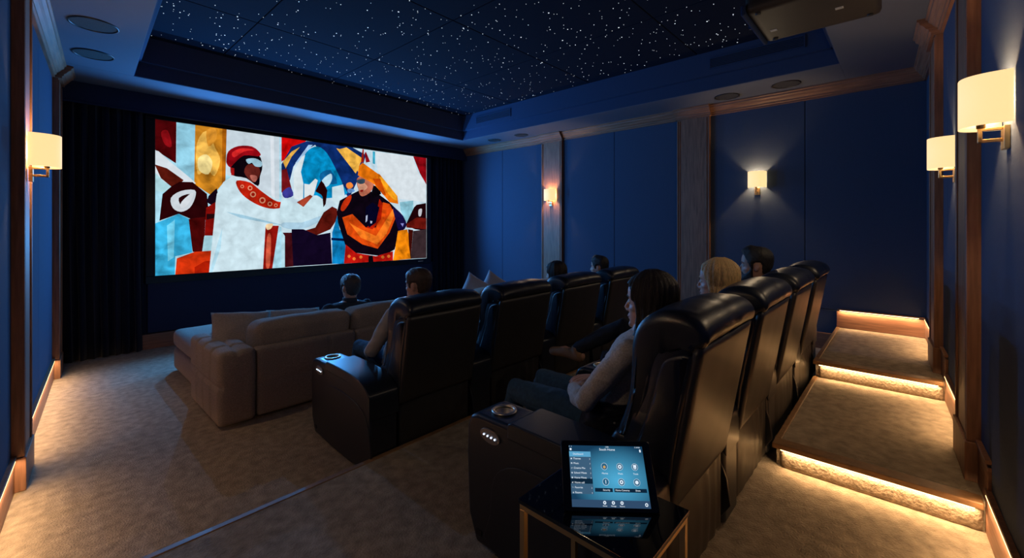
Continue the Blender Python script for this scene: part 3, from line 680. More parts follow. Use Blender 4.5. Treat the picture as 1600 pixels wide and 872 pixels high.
def make_recliner(seed=0):
    t = empty('recliner', (0, 0, 0))
    arm_parts(t, 0)
    xs0, xs1 = AW+.010, PITCH-.010
    # lower rear panel, pleated leather skirt
    bm = NB()
    def pleat(p):
        if p.y < .06: 
            p.y -= .006*math.cos(p.x*60)*(.5+.5*math.sin(p.x*9+1))
        return p
    softbox(bm, (xs0+.01, .012, .03), (xs1-.01, .30, .44), r=.03, res=.022, bulge=(0, .012, 0), fn=pleat, wr=.003, wscale=14)
    link('skirt', bm, M['leather2'], t)
    # seat and footrest
    bm = NB(); softbox(bm, (xs0, .20, .27), (xs1, .80, .455), r=.05, res=.03, bulge=(0, 0, .022), wr=.004, wscale=9); link('seat', bm, M['leather'], t)
    bm = NB(); box(bm, xs0+.01, xs1-.01, .12, .78, .03, .28); link('seat_base', bm, M['leather'], t, bevel=.01, smooth=False)
    bm = NB(); softbox(bm, (xs0+.005, .75, .07), (xs1-.005, .865, .36), r=.04, res=.03, bulge=(0, .015, 0), wr=.003); link('footrest', bm, M['leather'], t)
    # backrest core: swept profile, edges rounded
    prof = smooth_path(BACKP, 3)
    bm = NB()
    def ring(x, ins, c=(.06, .78)):
        return [bm.verts.new((x, c[0]+(p[0]-c[0])*(1-ins*2.2), c[1]+(p[1]-c[1])*(1-ins))) for p in prof]
    W = xs1-xs0; stations = [(0, .10), (.006, .06), (.018, .028), (.04, .008), (.07, 0)]
    rings = [ring(xs0-.002+d, i_) for d, i_ in stations] + [ring(xs0+W*k/8, -.002*math.sin(math.pi*k/8)) for k in range(2, 7)] + [ring(xs1+.002-d, i_) for d, i_ in reversed(stations)]
    for a_, b_ in zip(rings, rings[1:]):
        for i in range(len(a_)): bm.faces.new((a_[i], a_[(i+1) % len(a_)], b_[(i+1) % len(a_)], b_[i]))
    bm.faces.new(rings[0][::-1]); bm.faces.new(rings[-1])
    for v in bm.verts: v.co += noise.noise_vector(v.co*11+Vector((seed, 0, 0)))*.0025
    link('backrest', bm, M['leather'], t)
    # padded head roll: wraps over the top and runs down the front; overhangs the rear panel
    def soft_sweep(pts, x0, x1, r, sub=3, wr=.002, extra=None, n=14):
        pf = [Vector((p[0], p[1])) for p in smooth_path(pts, sub)]; N_ = len(pf)
        area = sum(pf[k].x*pf[(k+1) % N_].y - pf[(k+1) % N_].x*pf[k].y for k in range(N_)); sg = 1 if area > 0 else -1
        nrm = []
        for k in range(N_):
            d = pf[(k+1) % N_]-pf[k-1]; nrm.append(Vector((-d.y, d.x)).normalized()*sg)
        bm = NB(); sts = [(0, 1), (.08, .62), (.25, .34), (.5, .13), (.75, .03), (1, 0)]
        xs_ = [(x0+q*r, w*r) for q, w in sts] + [(x0+r+(x1-x0-2*r)*k/n, -.006*math.sin(math.pi*k/n)) for k in range(1, n)] + [(x1-q*r, w*r) for q, w in reversed(sts)]
        rg = []
        for x, ins in xs_:
            row_ = []
            for p, q in zip(pf, nrm):
                v = Vector((x, p.x+q.x*ins, p.y+q.y*ins))
                if extra: v = Vector(extra(v, q))
                v += noise.noise_vector(v*13+Vector((seed, 0, 0)))*wr
                row_.append(bm.verts.new(v))
            rg.append(row_)
        for a_, b_ in zip(rg, rg[1:]):
            for k in range(N_): bm.faces.new((a_[k], a_[(k+1) % N_], b_[(k+1) % N_], b_[k]))
        for e_ in (rg[0][::-1], rg[-1]):
            f_ = bm.faces.new(e_)
        bmesh.ops.triangulate(bm, faces=[f_ for f_ in bm.faces if len(f_.verts) > 4])
        return bm
    def crease(v, q):
        e = max(0, 1-min(v.x-xs0, xs1-v.x)/.15)
        if v.z > 1.0: v.z += .0055*math.sin(v.x*110+v.y*14)*e*e; v.z -= .014*abs((v.x-(xs0+xs1)/2)/(W/2))**4
        k = .006*math.exp(-((v.x-(xs0+xs1)/2)/.006)**2); v.y += q.x*k; v.z += q.y*k
        return v
    ROLL = [(-.100, 1.035), (-.128, 1.055), (-.130, 1.095), (-.095, 1.135), (-.03, 1.152), (.05, 1.143), (.115, 1.10), (.148, 1.03), (.155, .94), (.160, .84), (.180, .74), (.212, .655), (.205, .625),
            (.155, .63), (.110, .70), (.072, .80), (.050, .90), (.020, .97), (-.03, 1.005), (-.085, 1.015)]
    link('headrest', soft_sweep(ROLL, xs0-.004, xs1+.004, .030, extra=crease), M['leather'], t)
    LUM = [(.212, .648), (.250, .60), (.300, .50), (.310, .43), (.25, .41), (.16, .42), (.10, .50), (.09, .58), (.13, .63)]
    link('lumbar_roll', soft_sweep(LUM, xs0-.002, xs1+.002, .028, wr=.003), M['leather'], t)
    # side wings (bolsters) either side, following the lean of the back
    wing = [(.02, .40), (-.018, .62), (-.050, .80), (-.083, .965), (-.07, 1.00), (-.02, .992), (.026, .96), (.052, .89), (.076, .79), (.112, .69), (.145, .60), (.185, .50), (.20, .42), (.17, .40)]
    for xa, xb in ((xs0-.007, xs0+.05), (xs1-.05, xs1+.007)):
        link('wing', soft_sweep(wing, xa, xb, .018, n=2, wr=.001), M['leather'], t)
    # rear panel, smooth leather sheet with welted edge
    def rp(x0, x1, z0, z1, off):
        y = lambda z: (.015-.178*(z-.40)) - off
        return [(x0, y(z0), z0), (x1, y(z0), z0), (x1, y(z1), z1), (x0, y(z1), z1)]
    bm = NB(); 
    def lean(p): p.y += .0 - .178*(p.z-.40); return p
    softbox(bm, (xs0-.002, -.006, .41), (xs1+.002, .03, 1.03), r=.010, res=.03, bulge=(0, .006, 0), fn=lean, wr=.0015, wscale=9)
    link('rear_panel', bm, M['leather2'], t)
    # front of back: lumbar and upper cushions
    bm = NB()
    def lean2(p): p.y += .19 - .42*(p.z-.62) if p.z < .8 else .114 - .10*(p.z-.8); return p
    softbox(bm, (xs0+.10, .005, .66), (xs1-.10, .07, .93), r=.035, res=.03, bulge=(0, .02, 0), fn=lean2, wr=.003); link('back_cushion', bm, M['leather'], t)
    return t
proto = make_recliner()
rows = []
def row(x, y, z, labels, grp):
    for i, lb in enumerate(labels):
        o = copy_tree(proto); o.location = (x+i*PITCH, y, z); o.scale.z = 1 if z > 0 else .962; tag(o, lb, 'recliner', grp)
        if i == 3: arm_parts(o, PITCH, plate=False)
row(1.33, .63, F2, ['black leather recliner in the nearest row holding the woman in beige', 'black leather recliner holding the blonde woman in the back row',
    'black leather recliner in the back row holding the bearded man', 'empty black leather recliner at the far end of the back row'], 'back row recliners')
row(1.40, 2.475, 0, ['black leather recliner at the left end of the middle row, man in pale shirt seated', 'empty black leather recliner, second from the left in the middle row',
    'black leather recliner of the middle row under the dark haired woman', 'black leather recliner at the far end of the middle row, dark haired man seated'], 'middle row recliners')
def kill(o):
    for c in list(o.children): kill(c)
    bpy.data.objects.remove(o)
kill(proto)

# ================================================================== SOFA
sx, sy = .925, 3.87
so = empty('sectional_sofa', (sx, sy, 0)); tag(so, 'long grey beige fabric sectional sofa with a chaise in front of the screen', 'sofa')
def seams(planes, w=.010, d=.014):
    def fn(p, c=None):
        for ax, val, nrm, lo in planes:
            q = p[ax]-val; k = d*math.exp(-(q/w)**2)
            p[nrm] += k*lo
        return p
    return fn
def arm_fn(p):
    k = 0
    for yv in (.22, .44, .66): k += math.exp(-((p.y-yv)/.016)**2)
    if p.z > .5: p.z -= .020*k
    if p.x < .03: p.x += .016*k + .016*math.exp(-((p.z-.33)/.016)**2)
    if p.z > .5: p.z -= .018*math.exp(-((p.x-.135)/.016)**2)
    return p
bm = NB(); softbox(bm, (0, 0, .02), (.272, .90, .60), r=.045, res=.0125, bulge=(.006, .006, .012), fn=arm_fn, wr=.003, wscale=6)
link('arm', bm, M['sofa'], so)
SW = .86; NS = 5
def back_fn(x0, x1):
    xc = x1-.26
    def f(p):
        if p.y < .03: p.y += .014*math.exp(-((p.x-xc)/.016)**2) + .014*math.exp(-((p.z-.30)/.016)**2)*(1 if p.x < xc else .4)
        return p
    return f
for k in range(NS):
    x0 = .278+k*SW
    bm = NB(); softbox(bm, (x0, .01, .03), (x0+SW-.004, .26, .585), r=.03, res=.02, bulge=(0, .008, .008), fn=back_fn(x0, x0+SW), wr=.003, wscale=6); link('back_frame', bm, M['sofa'], so)
    bm = NB(); softbox(bm, (x0+.002, .24, .25), (x0+SW-.006, .93, .44), r=.05, res=.04, bulge=(0, .01, .03)); link('seat_cushion', bm, M['sofa'], so)
    bm = NB()
    def tilt(p): p.y -= .10*(p.z-.45); return p
    softbox(bm, (x0+.006, .10, .50), (x0+SW-.01, .36, .765), r=.065, res=.028, bulge=(.012, .012, .02), fn=tilt, wr=.010, wscale=5, seed=k*3)
    link('back_cushion', bm, M['sofa'], so)
bm = NB(); box(bm, .28, .27+NS*SW, .10, .90, .03, .27); link('seat_base', bm, M['sofa'], so, bevel=.012, smooth=False)
bm = NB(); softbox(bm, (.278+NS*SW, 0, .02), (.278+NS*SW+.26, .90, .60), r=.045, res=.03, bulge=(.006, .006, .012)); link('arm', bm, M['sofa'], so)
# chaise on the left
bm = NB(); softbox(bm, (.075, .90, .03), (.95, 2.06, .26), r=.03, res=.04); link('chaise_base', bm, M['sofa'], so)
def ch_fn(p):
    if p.z > .36: p.z -= .010*(math.exp(-((p.y-1.35)/.015)**2))
    return p
bm = NB(); softbox(bm, (.07, .86, .262), (.955, 2.08, .45), r=.06, res=.03, bulge=(.005, .005, .02), fn=ch_fn, wr=.004, wscale=5); link('chaise_cushion', bm, M['sofa'], so)

def pillow(name, label, size, loc, rot, m, seed=0, pat=False):
    bm = NB(); n = 18; w, h, t = size
    V = {}
    for s in (1, -1):
        for i in range(n+1):
            for j in range(n+1):
                a, b = 2*i/n-1, 2*j/n-1
                edge = i in (0, n) or j in (0, n)
                if edge and s == -1: V[(s, i, j)] = V[(1, i, j)]; continue
                th = t/2*((1-a*a)*(1-b*b))**.42
                pin = 1-.07*(1-a*a) ; pin2 = 1-.07*(1-b*b)
                p = Vector((a*w/2*pin2, s*th, b*h/2*pin))
                if not edge: p += noise.noise_vector(p*9+Vector((seed, 0, 0)))*.008 + Vector((0, (.003*math.sin((p.x+.5*p.z)*110) if pat else 0), 0))
                V[(s, i, j)] = bm.verts.new(p)
    for s in (1, -1):
        for i in range(n):
            for j in range(n): 
                q = [V[(s, i, j)], V[(s, i+1, j)], V[(s, i+1, j+1)], V[(s, i, j+1)]]
                bm.faces.new(q if s == 1 else q[::-1])
    o = link(name, bm, m); o.location = loc; o.rotation_euler = rot
    return tag(o, label, 'cushion')
pillow('throw_pillow', 'plain beige throw pillow leaning in the left corner of the sofa', (.48, .42, .16), (1.24, 4.42, .635), (R(-44), R(4), R(-12)), M['cushion'], 1)
pillow('throw_pillow', 'ribbed patterned beige throw pillow lying flat behind the sofa back at left', (.50, .40, .16), (1.74, 4.50, .595), (R(-46), R(3), R(-10)), M['cushion'], 4, True)
pillow('throw_pillow', 'left of two pale pillows standing on the right part of the sofa', (.38, .38, .15), (4.12, 4.44, .69), (R(-14), R(32), R(-22)), M['lilac'], 7)
pillow('throw_pillow', 'right of two pale pillows standing on the right part of the sofa', (.38, .38, .15), (4.50, 4.44, .69), (R(-14), R(34), R(-26)), M['lilac'], 9)

# ================================================================== SIDE TABLE AND TABLET
tb = empty('side_table', (1.14, .67, F2)); tag(tb, 'side table with black glass top and slim brass frame beside the nearest recliner', 'side table')
hx, hy_ = .15, .2035; H = .62; s = .018
bm = NB(); box(bm, -hx, hx, -hy_, hy_, H-.014, H); link('glass_top', bm, M['bglass'], tb, bevel=.002, smooth=False)
for a in (-1, 1):
    for z_ in (H-.032, 0):
        bm = NB(); x_ = a*(hx-s/2-.004); box(bm, x_-s/2, x_+s/2, -hy_+.004, hy_-.004, z_, z_+.0175); link('rail', bm, M['brass'], tb, bevel=.0015, smooth=False)
    bm = NB(); y_ = a*(hy_-s/2-.004); box(bm, -hx+.022, hx-.022, y_-s/2, y_+s/2, H-.032, H-.0145); link('rail', bm, M['brass'], tb, bevel=.0015, smooth=False)
for a in (-1, 1):
    for b in (-1, 1):
        bm = NB(); x_, y_ = a*(hx-s/2-.004), b*(hy_-s/2-.004); box(bm, x_-s/2, x_+s/2, y_-s/2, y_+s/2, s, H-.032); link('leg', bm, M['brass'], tb, bevel=.0015, smooth=False)
BL = Vector((1.0315, .732, .743+.003)); BR = Vector((1.211, .520, .743+.003))
ex = (BR-BL).normalized(); fw = Vector((math.cos(TH), math.sin(TH), 0)); fw = (fw-ex*fw.dot(ex)).normalized()
up = (fw*.62 + Vector((0, 0, .785))).normalized(); nn = ex.cross(up)
TM = Matrix((( ex.x, up.x, nn.x, BL.x), (ex.y, up.y, nn.y, BL.y), (ex.z, up.z, nn.z, BL.z), (0, 0, 0, 1)))
tw, thh = .278, .192
tab = empty('tablet', (0, 0, 0)); tab.matrix_world = TM; tag(tab, 'black tablet with lit blue control screen propped on the side table', 'tablet')
bm = NB(); softbox(bm, (0, 0, -.008), (tw, thh, 0), r=.004, res=.05)
link('body', bm, M['alu'], tab)
def rr(x0, x1, y0, y1, r, n=5):
    o_ = []
    for cx_, cy_, a0 in ((x1-r, y1-r, 0), (x0+r, y1-r, 90), (x0+r, y0+r, 180), (x1-r, y0+r, 270)):
        for k in range(n+1): a_ = R(a0+90*k/n); o_.append((cx_+r*math.cos(a_), cy_+r*math.sin(a_)))
    return o_
XY = lambda p, t: (p[0], p[1], t)
bm = NB(); prism_poly(bm, rr(.002, tw-.002, .002, thh-.002, .01), XY, -.001, .0008); link('bezel', bm, M['bezel'], tab, smooth=False)
def em_mat(name, c, s_=1):
    m_ = bpy.data.materials.new(name); m_.use_nodes = True; b_ = m_.node_tree.nodes['Principled BSDF']; b_.inputs['Base Color'].default_value = (0, 0, 0, 1)
    b_.inputs['Roughness'].default_value = .2
    b_.inputs['Emission Color'].default_value = (*c, 1); b_.inputs['Emission Strength'].default_value = s_; return m_
# screen background: blue with a lighter pool in the middle (the app's wallpaper)
mb = em_mat('tablet_wallpaper', (0, 0, 0)); nt = mb.node_tree; b_ = nt.nodes['Principled BSDF']
tc = nt.nodes.new('ShaderNodeTexCoord'); mp = nt.nodes.new('ShaderNodeMapping'); mp.inputs['Location'].default_value = (-.62*1.0, -.42, 0); mp.inputs['Scale'].default_value = (1, 1, 0)
gr = nt.nodes.new('ShaderNodeVectorMath'); gr.operation = 'LENGTH'; cr = nt.nodes.new('ShaderNodeValToRGB')
nt.links.new(tc.outputs['Generated'], mp.inputs[0]); nt.links.new(mp.outputs[0], gr.inputs[0]); nt.links.new(gr.outputs['Value'], cr.inputs[0])
cr.color_ramp.elements[0].color = (.08, .42, .68, 1); cr.color_ramp.elements[1].color = (.008, .045, .10, 1); cr.color_ramp.elements[1].position = .62
nt.links.new(cr.outputs[0], b_.inputs['Emission Color']); b_.inputs['Emission Strength'].default_value = 1
scx0, scx1, scy0, scy1 = .025, tw-.025, .012, thh-.016
bm = NB(); box(bm, scx0, scx1, scy0, scy1, .0006, .0012); disp = link('display', bm, mb, tab, smooth=False)
E_ = {'hi': em_mat('ui_highlight', (.10, .36, .58)), 'row': em_mat('ui_row', (.045, .11, .19)), 'dk': em_mat('ui_dark', (.004, .018, .04)), 'bar': em_mat('ui_bar', (.03, .07, .14)),
      'wh': em_mat('ui_white', (.75, .85, .95), 1.0), 'ic': em_mat('ui_icon_disc', (.02, .12, .22)), 'or': em_mat('ui_orange', (.6, .35, .12))}
Ws, Hs = scx1-scx0, scy1-scy0
def ui(bm, u0, u1, v0, v1, z=.0016): box(bm, scx0+u0*Ws, scx0+u1*Ws, scy1-v1*Hs, scy1-v0*Hs, .0012, z)
bm = NB(); ui(bm, 0, .29, .105, .195); link('menu_highlight', bm, E_['hi'], disp, smooth=False)
bm = NB(); ui(bm, 0, .29, .198, .55); ui(bm, 0, .29, .64, .80); link('menu_rows', bm, E_['row'], disp, smooth=False)
bm = NB(); ui(bm, 0, .29, .552, .638); ui(bm, .31, .54, .70, .76); ui(bm, .56, .98, .70, .76); link('menu_selection', bm, E_['dk'], disp, smooth=False)
bm = NB(); ui(bm, 0, 1, .885, 1.0); link('tool_bar', bm, E_['bar'], disp, smooth=False)
def ring2(bm, u, v, r1, r0, z0=.0012, z1=.0018, n=24):
    c = (scx0+u*Ws, scy1-v*Hs, 0); lathe(bm, [(r0, z0), (r1, z0), (r1, z1), (r0, z1)], c, n)
ICN = [(.46, .35), (.665, .35), (.865, .35), (.46, .60), (.665, .60), (.865, .60)]
bm = NB()
for u, v in ICN: cyl(bm, (scx0+u*Ws, scy1-v*Hs, .0012), (scx0+u*Ws, scy1-v*Hs, .0016), .0088, n=24)
link('icon_discs', bm, E_['ic'], disp, smooth=False)
for k, (u, v) in enumerate(ICN):
    bm = NB(); ring2(bm, u, v, .0095, .0088)
    if k in (1, 4): ring2(bm, u, v, .0055, .0022)
    if k == 2: ui(bm, u-.02, u+.02, v-.035, v+.01, .0019); ring2(bm, u, v+.01, .0045, .002)
    if k == 3: ui(bm, u-.004, u+.004, v-.03, v+.03, .0019)
    if k == 5: cyl(bm, (scx0+u*Ws, scy1-v*Hs, .0012), (scx0+u*Ws, scy1-v*Hs, .0019), .005, n=16)
    link('icon', bm, E_['wh'], disp, smooth=False)
for u in (.42, .53, .64): bm = NB(); ring2(bm, u, .925, .0045, .0018); link('icon', bm, E_['wh'], disp, smooth=False)
for q_ in range(3):
    bm = NB()
    if q_ == 0: ring2(bm, .95, .945, .0045, .0022)
    if q_ == 1: ui(bm, .01, .035, .05, .085)
    if q_ == 2: ui(bm, .955, .975, .055, .10)
    link('icon', bm, E_['wh'], disp, smooth=False)
bm = NB()
for k in range(9):
    if k: ui(bm, .015, .035, .15+k*.0785-.012, .15+k*.0785+.012)
link('menu_bullets', bm, E_['wh'], disp, smooth=False)
bm = NB(); cyl(bm, (scx0+.46*Ws, scy1-.36*Hs, .0016), (scx0+.46*Ws, scy1-.36*Hs, .0020), .004, n=10); link('avatar', bm, E_['or'], disp, smooth=False)
def text(body, u, v, size, parent, ali='LEFT'):
    cu = bpy.data.curves.new('t', 'FONT'); cu.body = body; cu.size = size; cu.align_x = ali; cu.align_y = 'CENTER'; cu.extrude = .0001
    to = bpy.data.objects.new('caption', cu); COL.objects.link(to); bpy.context.view_layer.update()
    me_ = bpy.data.meshes.new_from_object(to.evaluated_get(bpy.context.evaluated_depsgraph_get())); bpy.data.objects.remove(to)
    o_ = bpy.data.objects.new('caption', me_); COL.objects.link(o_); me_.materials.clear(); me_.materials.append(E_['wh']); o_.parent = parent
    o_.location = (scx0+u*Ws, scy1-v*Hs, .0019); return o_
text('South Home', .52, .065, .0095, disp, 'CENTER'); text('12:00', .52, .02, .005, disp, 'CENTER'); text('11:39:30', .93, .02, .005, disp, 'CENTER'); text('•  •', .0, .02, .007, disp)
for k, w_ in enumerate(('Dashboard', 'Themes', 'Music', 'Cinema Mix', 'School Mixes', 'Home Mixes', 'Home cell', 'Favorite', 'Rooms')):
    text(w_, .05, .15+k*.0785, .0072, disp)
    if k not in (0, 6): text('›', .265, .15+k*.0785, .009, disp)
for (u, v), w_ in zip(ICN, ('Movies', 'Music', 'Tools', 'Security', 'Home Cameras', 'Shots')): text(w_, u, v+.115 + (.015 if v > .5 else 0), .0065, disp, 'CENTER')
for u, w_ in ((.42, 'Home'), (.53, 'Manage'), (.64, 'Rooms')): text(w_, u, .975, .005, disp, 'CENTER')
bm = NB(); cyl(bm, (tw-.012, thh/2, 0), (tw-.012, thh/2, .0011), .005, n=20); link('home_button', bm, M['alu'], tab, smooth=False)
# prop leg behind the tablet
back = TM.inverted()
p0 = Vector((tw/2, thh*.62, -.008)); wtop = TM @ p0; wbot = Vector((wtop.x, wtop.y, .7445)) + fw*.045; q0 = back @ wbot
bm = NB(); dv = (q0-p0)
for a, b in ((-.03, .03),):
    vs = [p0+Vector((a, 0, 0)), p0+Vector((b, 0, 0)), q0+Vector((b, 0, 0)), q0+Vector((a, 0, 0))]; nv = dv.cross(Vector((1, 0, 0))).normalized()*.003
    A_ = [bm.verts.new(v) for v in vs]; B_ = [bm.verts.new(v+nv) for v in vs]
    for i in range(4): bm.faces.new((A_[i], A_[(i+1) % 4], B_[(i+1) % 4], B_[i]))
    bm.faces.new(A_[::-1]); bm.faces.new(B_)
link('prop_stand', bm, M['black'], tab, smooth=False)

# ================================================================== PEOPLE
def limb(bm, pts, rad, n=14, sq=1.0):
    """closed tube with rounded ends through pts"""
    P = [Vector(p) for p in pts]; rings = []
    def frame(i):
        d = (P[min(i+1, len(P)-1)] - P[max(i-1, 0)]).normalized()
        u = d.cross(Vector((0, 0, 1)) if abs(d.z) < .9 else Vector((0, 1, 0))).normalized(); return d, u, d.cross(u)
    d, u, w = frame(0); ends = []
    def ring(c, r, u, w): rings.append([bm.verts.new(c + (u*math.cos(2*math.pi*k/n) + w*math.sin(2*math.pi*k/n)*sq)*r) for k in range(n)])
    for a in (80, 60, 35): ring(P[0]-d*rad[0]*math.sin(R(a)), rad[0]*math.cos(R(a)), u, w)
    for i in range(len(P)):
        d, u, w = frame(i); ring(P[i], rad[i], u, w)
    for a in (35, 60, 80): ring(P[-1]+d*rad[-1]*math.sin(R(a)), rad[-1]*math.cos(R(a)), u, w)
    for a, b in zip(rings, rings[1:]):
        for k in range(n): bm.faces.new((a[k], a[(k+1) % n], b[(k+1) % n], b[k]))
    bm.faces.new(rings[0][::-1]); bm.faces.new(rings[-1])
def loft(bm, secs, n=24, e=2.3):
    """secs: (centre, rx, ry) horizontal superellipses"""
    rings = []
    for c, rx, ry in secs:
        rg = []
        for k in range(n):
            a = 2*math.pi*k/n; ca, sa = math.cos(a), math.sin(a)
            rg.append(bm.verts.new((c[0]+rx*math.copysign(abs(ca)**(2/e), ca), c[1]+ry*math.copysign(abs(sa)**(2/e), sa), c[2])))
        rings.append(rg)
    for a, b in zip(rings, rings[1:]):
        for k in range(n): bm.faces.new((a[k], a[(k+1) % n], b[(k+1) % n], b[k]))
    bm.faces.new(rings[0][::-1]); bm.faces.new(rings[-1])
def ellip(bm, c, r, mtx=None):
    m_ = Matrix.Translation(c) @ Matrix.Diagonal((*r, 1))
    bmesh.ops.create_icosphere(bm, subdivisions=3, radius=1, matrix=(mtx @ m_) if mtx else m_)
def fuse(name, bm, m, parent=None, vox=.006, sm=4, wr=0, ws=20, seed=0, folds=None):
    o = link('tmp', bm, m); r_ = o.modifiers.new('r', 'REMESH'); r_.mode = 'VOXEL'; r_.voxel_size = vox
    if sm: s_ = o.modifiers.new('s', 'SMOOTH'); s_.factor = .5; s_.iterations = sm
    bpy.context.view_layer.update(); me_ = bpy.data.meshes.new_from_object(o.evaluated_get(bpy.context.evaluated_depsgraph_get()))
    bpy.data.objects.remove(o); me_.name = name
    if wr:
        nrm_ = [v.normal.copy() for v in me_.vertices]
        for v, vn in zip(me_.vertices, nrm_):
            n_ = noise.noise(Vector((v.co.x*ws, v.co.y*ws, v.co.z*ws*.7)) + Vector((seed, 0, 0)))
            n2 = 1-abs(noise.noise(Vector((v.co.x*ws*.6, v.co.y*ws*.6, v.co.z*ws*1.2)) + Vector((seed+9, 0, 0))))*2
            v.co += vn*(n_*wr + n2*wr*.7)
    me_.polygons.foreach_set('use_smooth', [True]*len(me_.polygons)); me_.materials.clear(); me_.materials.append(m)
    q = bpy.data.objects.new(name, me_); COL.objects.link(q)
    if parent: q.parent = parent
    return q
HR = [(-.128, .012, .060, -.030), (-.120, .030, .080, -.010), (-.105, .044, .088, .020), (-.085, .055, .090, .045), (-.060, .063, .090, .066), (-.035, .069, .091, .082), (-.010, .073, .088, .094), (.008, .0745, .090, .098),
      (.025, .0755, .096, .100), (.050, .076, .096, .101), (.075, .073, .089, .096), (.098, .062, .072, .082), (.114, .043, .050, .060), (.123, .020, .024, .030)]
def head_pt(a, z):
    """point of the head surface; a=0 at the face, pi at the back"""
    z = max(HR[0][0], min(HR[-1][0], z))
    for r0, r1 in zip(HR, HR[1:]):
        if r0[0] <= z <= r1[0]:
            t = (z-r0[0])/(r1[0]-r0[0]); w, f, b = [r0[i]+(r1[i]-r0[i])*t for i in (1, 2, 3)]; break
    s, c = math.sin(a), math.cos(a); e = 2/2.25
    x = w*math.copysign(abs(s)**e, s); y0 = (f-b)/2*0
    y = (f if c > 0 else b)*math.copysign(abs(c)**e, c)
    if b < 0 and c <= 0: y = -b*(1-abs(c))*1.0 + .0
    return Vector((x, y, z))
def add_head(bm, HM, hs=1.0, nose=1.0):
    n = 32; rings = []
    for z, *_ in HR: rings.append([bm.verts.new(HM @ head_pt(2*math.pi*k/n, z)) for k in range(n)])
    for a, b in zip(rings, rings[1:]):
        for k in range(n): bm.faces.new((a[k], a[(k+1) % n], b[(k+1) % n], b[k]))
    bm.faces.new(rings[0][::-1]); bm.faces.new(rings[-1])
    L = lambda p, r_: limb(bm, [HM @ Vector(q) for q in p], r_, 10)
    L([(0, .083, .012), (0, .098, -.012), (0, .1075*nose, -.033)], [.008, .0085, .0098])          # nose bridge to tip
    L([(-.013, .094, -.042), (0, .104, -.043), (.013, .094, -.042)], [.008, .009, .008])        # nostrils
    L([(-.040, .078, .022), (-.015, .090, .024), (.015, .090, .024), (.040, .078, .022)], [.008, .009, .009, .008])  # brow
    L([(-.020, .084, -.067), (0, .0925, -.065), (.020, .084, -.067)], [.006, .008, .006])      # lips
    L([(-.018, .084, -.078), (0, .091, -.079), (.018, .084, -.078)], [.006, .0085, .006])
    L([(-.012, .078, -.106), (.012, .078, -.106)], [.016, .016])                                 # chin
    for s_ in (-1, 1):
        L([(s_*.030, .066, -.030), (s_*.045, .052, -.028)], [.020, .020])                        # cheek
        ellip(bm, (s_*.0775, -.008, -.008), (.009, .019, .031), HM)                              # ear
        L([(s_*.080, -.018, .014), (s_*.086, -.022, -.004), (s_*.082, -.014, -.024)], [.006, .007, .006])
def face_bits(par, HM, hm):
    for s_ in (-1, 1):
        bm = NB(); ellip(bm, (s_*.031, .0775, -.002), (.0125, .0110, .0085), HM); link('eye', bm, M['eye'], par)
        bm = NB(); limb(bm, [HM @ Vector(q) for q in ((s_*.015, .0985, .021), (s_*.032, .093, .026), (s_*.047, .080, .021))], [.0022, .0032, .002], 8); link('eyebrow', bm, hm, par)
        bm = NB(); ellip(bm, (s_*.031, .0868, -.002), (.005, .003, .005), HM); link('iris', bm, M['h_black'], par)
    bm = NB(); limb(bm, [HM @ Vector(q) for q in ((-.019, .0895, -.072), (0, .0988, -.0715), (.019, .0895, -.072))], [.003, .0045, .003], 8); link('lips', bm, M['lips'], par)
def interp(tab, x):
    if x <= tab[0][0]: return tab[0][1]
    for (a, b), (c, d) in zip(tab, tab[1:]):
        if x <= c: return b+(d-b)*(x-a)/(c-a)
    return tab[-1][1]
SHORT = [(0, .078), (30, .074), (48, .060), (60, .030), (72, -.020), (80, -.025), (86, .020), (108, .022), (118, -.050), (150, -.072), (180, -.080)]
def short_hair(par, HM, m, th=.016, quiff=.0, seed=0):
    bm = NB(); n, k_ = 72, 44; rings = []
    for j in range(k_+1):
        z = -.10 + (.123+.10)*(1-(1-j/k_)**1.5); rg = []
        for i in range(n):
            a = 2*math.pi*i/n; deg = abs(math.degrees(a) if a <= math.pi else 360-math.degrees(a))
            p = head_pt(a, z); d = (p-Vector((0, -.01, .01))).normalized()
            k = min(1, max(0, (z-interp(SHORT, deg))/.012)); k = k*k*(3-2*k)
            top = max(0, (z-.05)/.07)
            t = th*(.45+.55*max(0, min(1, (z+.06)/.12))) + quiff*top*max(0, math.cos(a))
            t += .0035*noise.noise(Vector((p.x*90, p.y*90, p.z*40+seed)))*k
            rg.append(bm.verts.new(HM @ (p+d*((t)*k-.010*(1-k)))))
        rings.append(rg)
    for a, b in zip(rings, rings[1:]):
        for i in range(n): bm.faces.new((a[i], a[(i+1) % n], b[(i+1) % n], b[i]))
    bm.faces.new(rings[0][::-1]); bm.faces.new(rings[-1])
    return link('hair', bm, m, par)
